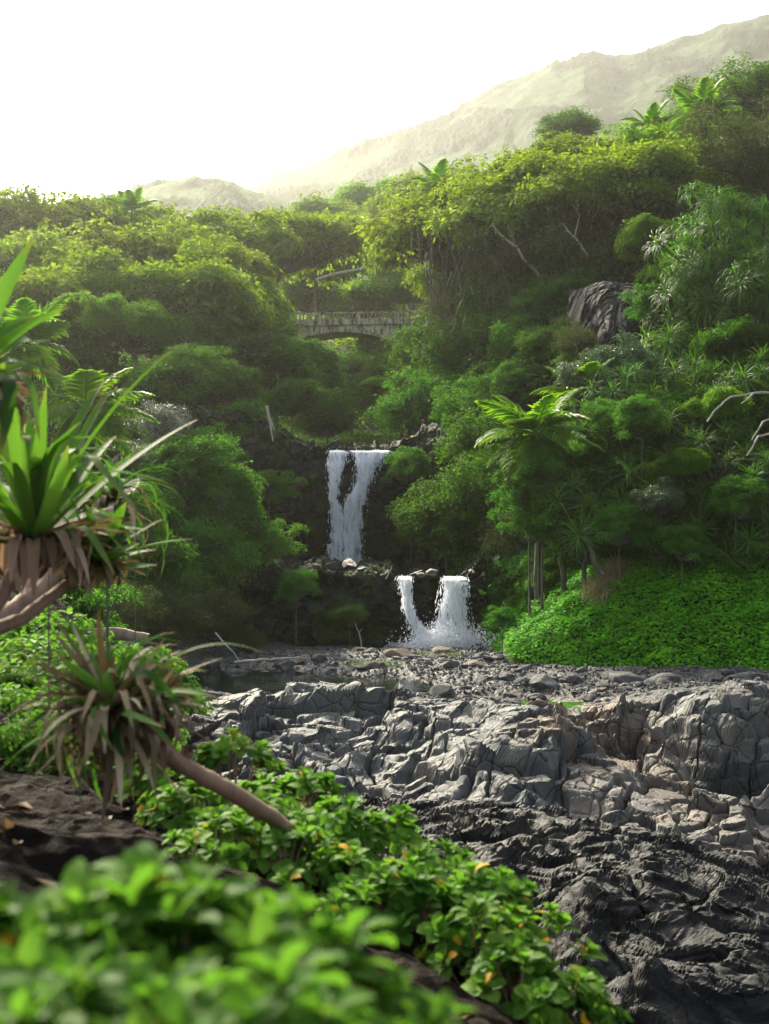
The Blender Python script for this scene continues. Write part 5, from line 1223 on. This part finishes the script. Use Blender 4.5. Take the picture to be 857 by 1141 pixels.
NEAR = [(0,1151,1.30,.115,'blurred shrub in the lower left corner with slender leaves'),(80,1136,1.35,.115,'blurred near shrub with a yellow leaf on top'),(165,1116,1.40,.115,'blurred near shrub below the bare soil'),(250,1114,1.40,.11,'blurred near shrub below the middle of the leafy edge'),
 (330,1166,1.35,.105,'blurred near shrub with a pale long leaf'),(405,1221,1.35,.10,'blurred near shrub beside the bare strip'),(110,1246,1.1,.11,'nearest shrub at the bottom edge left of centre'),(240,1246,1.1,.11,'nearest shrub at the bottom edge under the blurred leaves'),(350,1271,1.15,.10,'nearest low shrub at the bottom edge by the bare strip'),(-30,1246,1.15,.11,'nearest shrub cut by the lower left corner'),(480,1261,1.4,.08,'small blurred shrub at the bottom edge on the bare strip')]
for i,(px,py,D,R,lab) in enumerate(NEAR): naupaka(px,py,D,R,lab,i=6+i%3)
def litter():
    r = np.random.default_rng(33); n = 900; x = r.uniform(-2.4,1.2,n); y = r.uniform(2.2,7.5,n); z = np.array([BZ(a,b_) for a,b_ in zip(x,y)])+.03
    b = Buf(); stamp(b, LEAF4, np.stack([x,y,z],1), np.array([0,0,1.])+r.normal(0,.35,(n,3)), rdir(r,n), r.uniform(.02,.10,n), r.uniform(0,1,n), width=.7)
    tag(link('leaf_litter', b.mesh('leaf_litter', M_dleaf)), 'dead brown leaves scattered over the soil bank', 'leaf litter', kind='stuff')
litter()
# ------------------------------------------------------------------ air, sky, sun, camera
def build_haze():
    x0,x1,y0,y1,z0,z1 = -1300,1500,-30,1500,-260,760
    V = [(x,y,z) for z in (z0,z1) for y in (y0,y1) for x in (x0,x1)]
    Q = np.array([(0,2,3,1),(4,5,7,6),(0,1,5,4),(2,6,7,3),(0,4,6,2),(1,3,7,5)])
    m, nt = newmat('haze_air'); n = N(nt)
    v = n('ShaderNodeVolumePrincipled', {'Color': (1,.995,.90,1), 'Density': HAZE, 'Anisotropy': HAZE_G})
    n('ShaderNodeOutputMaterial', {'Volume': v})
    tag(link('haze', mesh_np('haze', np.array(V,float), Q, m)), 'pale morning mist filling the valley', 'haze', kind='stuff')
HAZE, HAZE_G = .00022, .80
build_haze()
EL, AZ = 34.0, -26.0        # sun height, and its bearing from straight ahead (minus = to the left)
W = bpy.data.worlds.new('World'); SC.world = W; W.use_nodes = True
nt = W.node_tree; nt.nodes.clear(); n = N(nt)
sky = n('ShaderNodeTexSky', sky_type='NISHITA', sun_disc=False, sun_elevation=radians(EL), sun_rotation=radians(AZ))
sky.air_density = 1.0; sky.dust_density = 6.0; sky.ozone_density = 1.0; sky.altitude = 0
hs = n('ShaderNodeHueSaturation', {'Color': sky, 'Saturation': .6})
bg = n('ShaderNodeBackground', {'Color': hs, 'Strength': .145})
n('ShaderNodeOutputWorld', {'Surface': bg})
sl = bpy.data.lights.new('sun', 'SUN'); sl.energy = 4.9; sl.angle = radians(3); sl.color = (1,.91,.70)
so = bpy.data.objects.new('sun', sl); COL.objects.link(so); so.rotation_euler = (radians(90+EL)-pi, 0, 0)
from mathutils import Vector
d = Vector((sin(radians(AZ))*cos(radians(EL)), cos(radians(AZ))*cos(radians(EL)), sin(radians(EL))))
so.rotation_euler = d.to_track_quat('Z', 'Y').to_euler()
so.location = (0,0,60)

cam = bpy.data.cameras.new('camera'); co = bpy.data.objects.new('camera', cam); COL.objects.link(co)
co.location = (0,0,CZ); co.rotation_euler = (radians(90),0,0)
cam.sensor_fit = 'VERTICAL'; cam.sensor_height = 36; cam.lens = F/1141*36
cam.clip_start = .05; cam.clip_end = 8000
cam.dof.use_dof = True; cam.dof.focus_distance = 45; cam.dof.aperture_fstop = 4.5; cam.dof.aperture_blades = 7
SC.camera = co
SC.view_settings.view_transform = 'Standard'; SC.view_settings.look = 'None'
SC.view_settings.exposure = 1.30; SC.view_settings.gamma = 1; SC.view_settings.use_curve_mapping = False
cy = SC.cycles; SC.render.engine = 'CYCLES'
cy.use_denoising = True; cy.denoising_prefilter = 'NONE'; cy.denoiser = 'OPENIMAGEDENOISE'; cy.max_bounces = 8; cy.diffuse_bounces = 3; cy.glossy_bounces = 2
cy.transmission_bounces = 4; cy.transparent_max_bounces = 16; cy.volume_bounces = 0; cy.use_adaptive_sampling = True; cy.adaptive_threshold = .01
cy.caustics_reflective = False; cy.caustics_refractive = False; cy.sample_clamp_indirect = 6
bpy.data.lights  # end
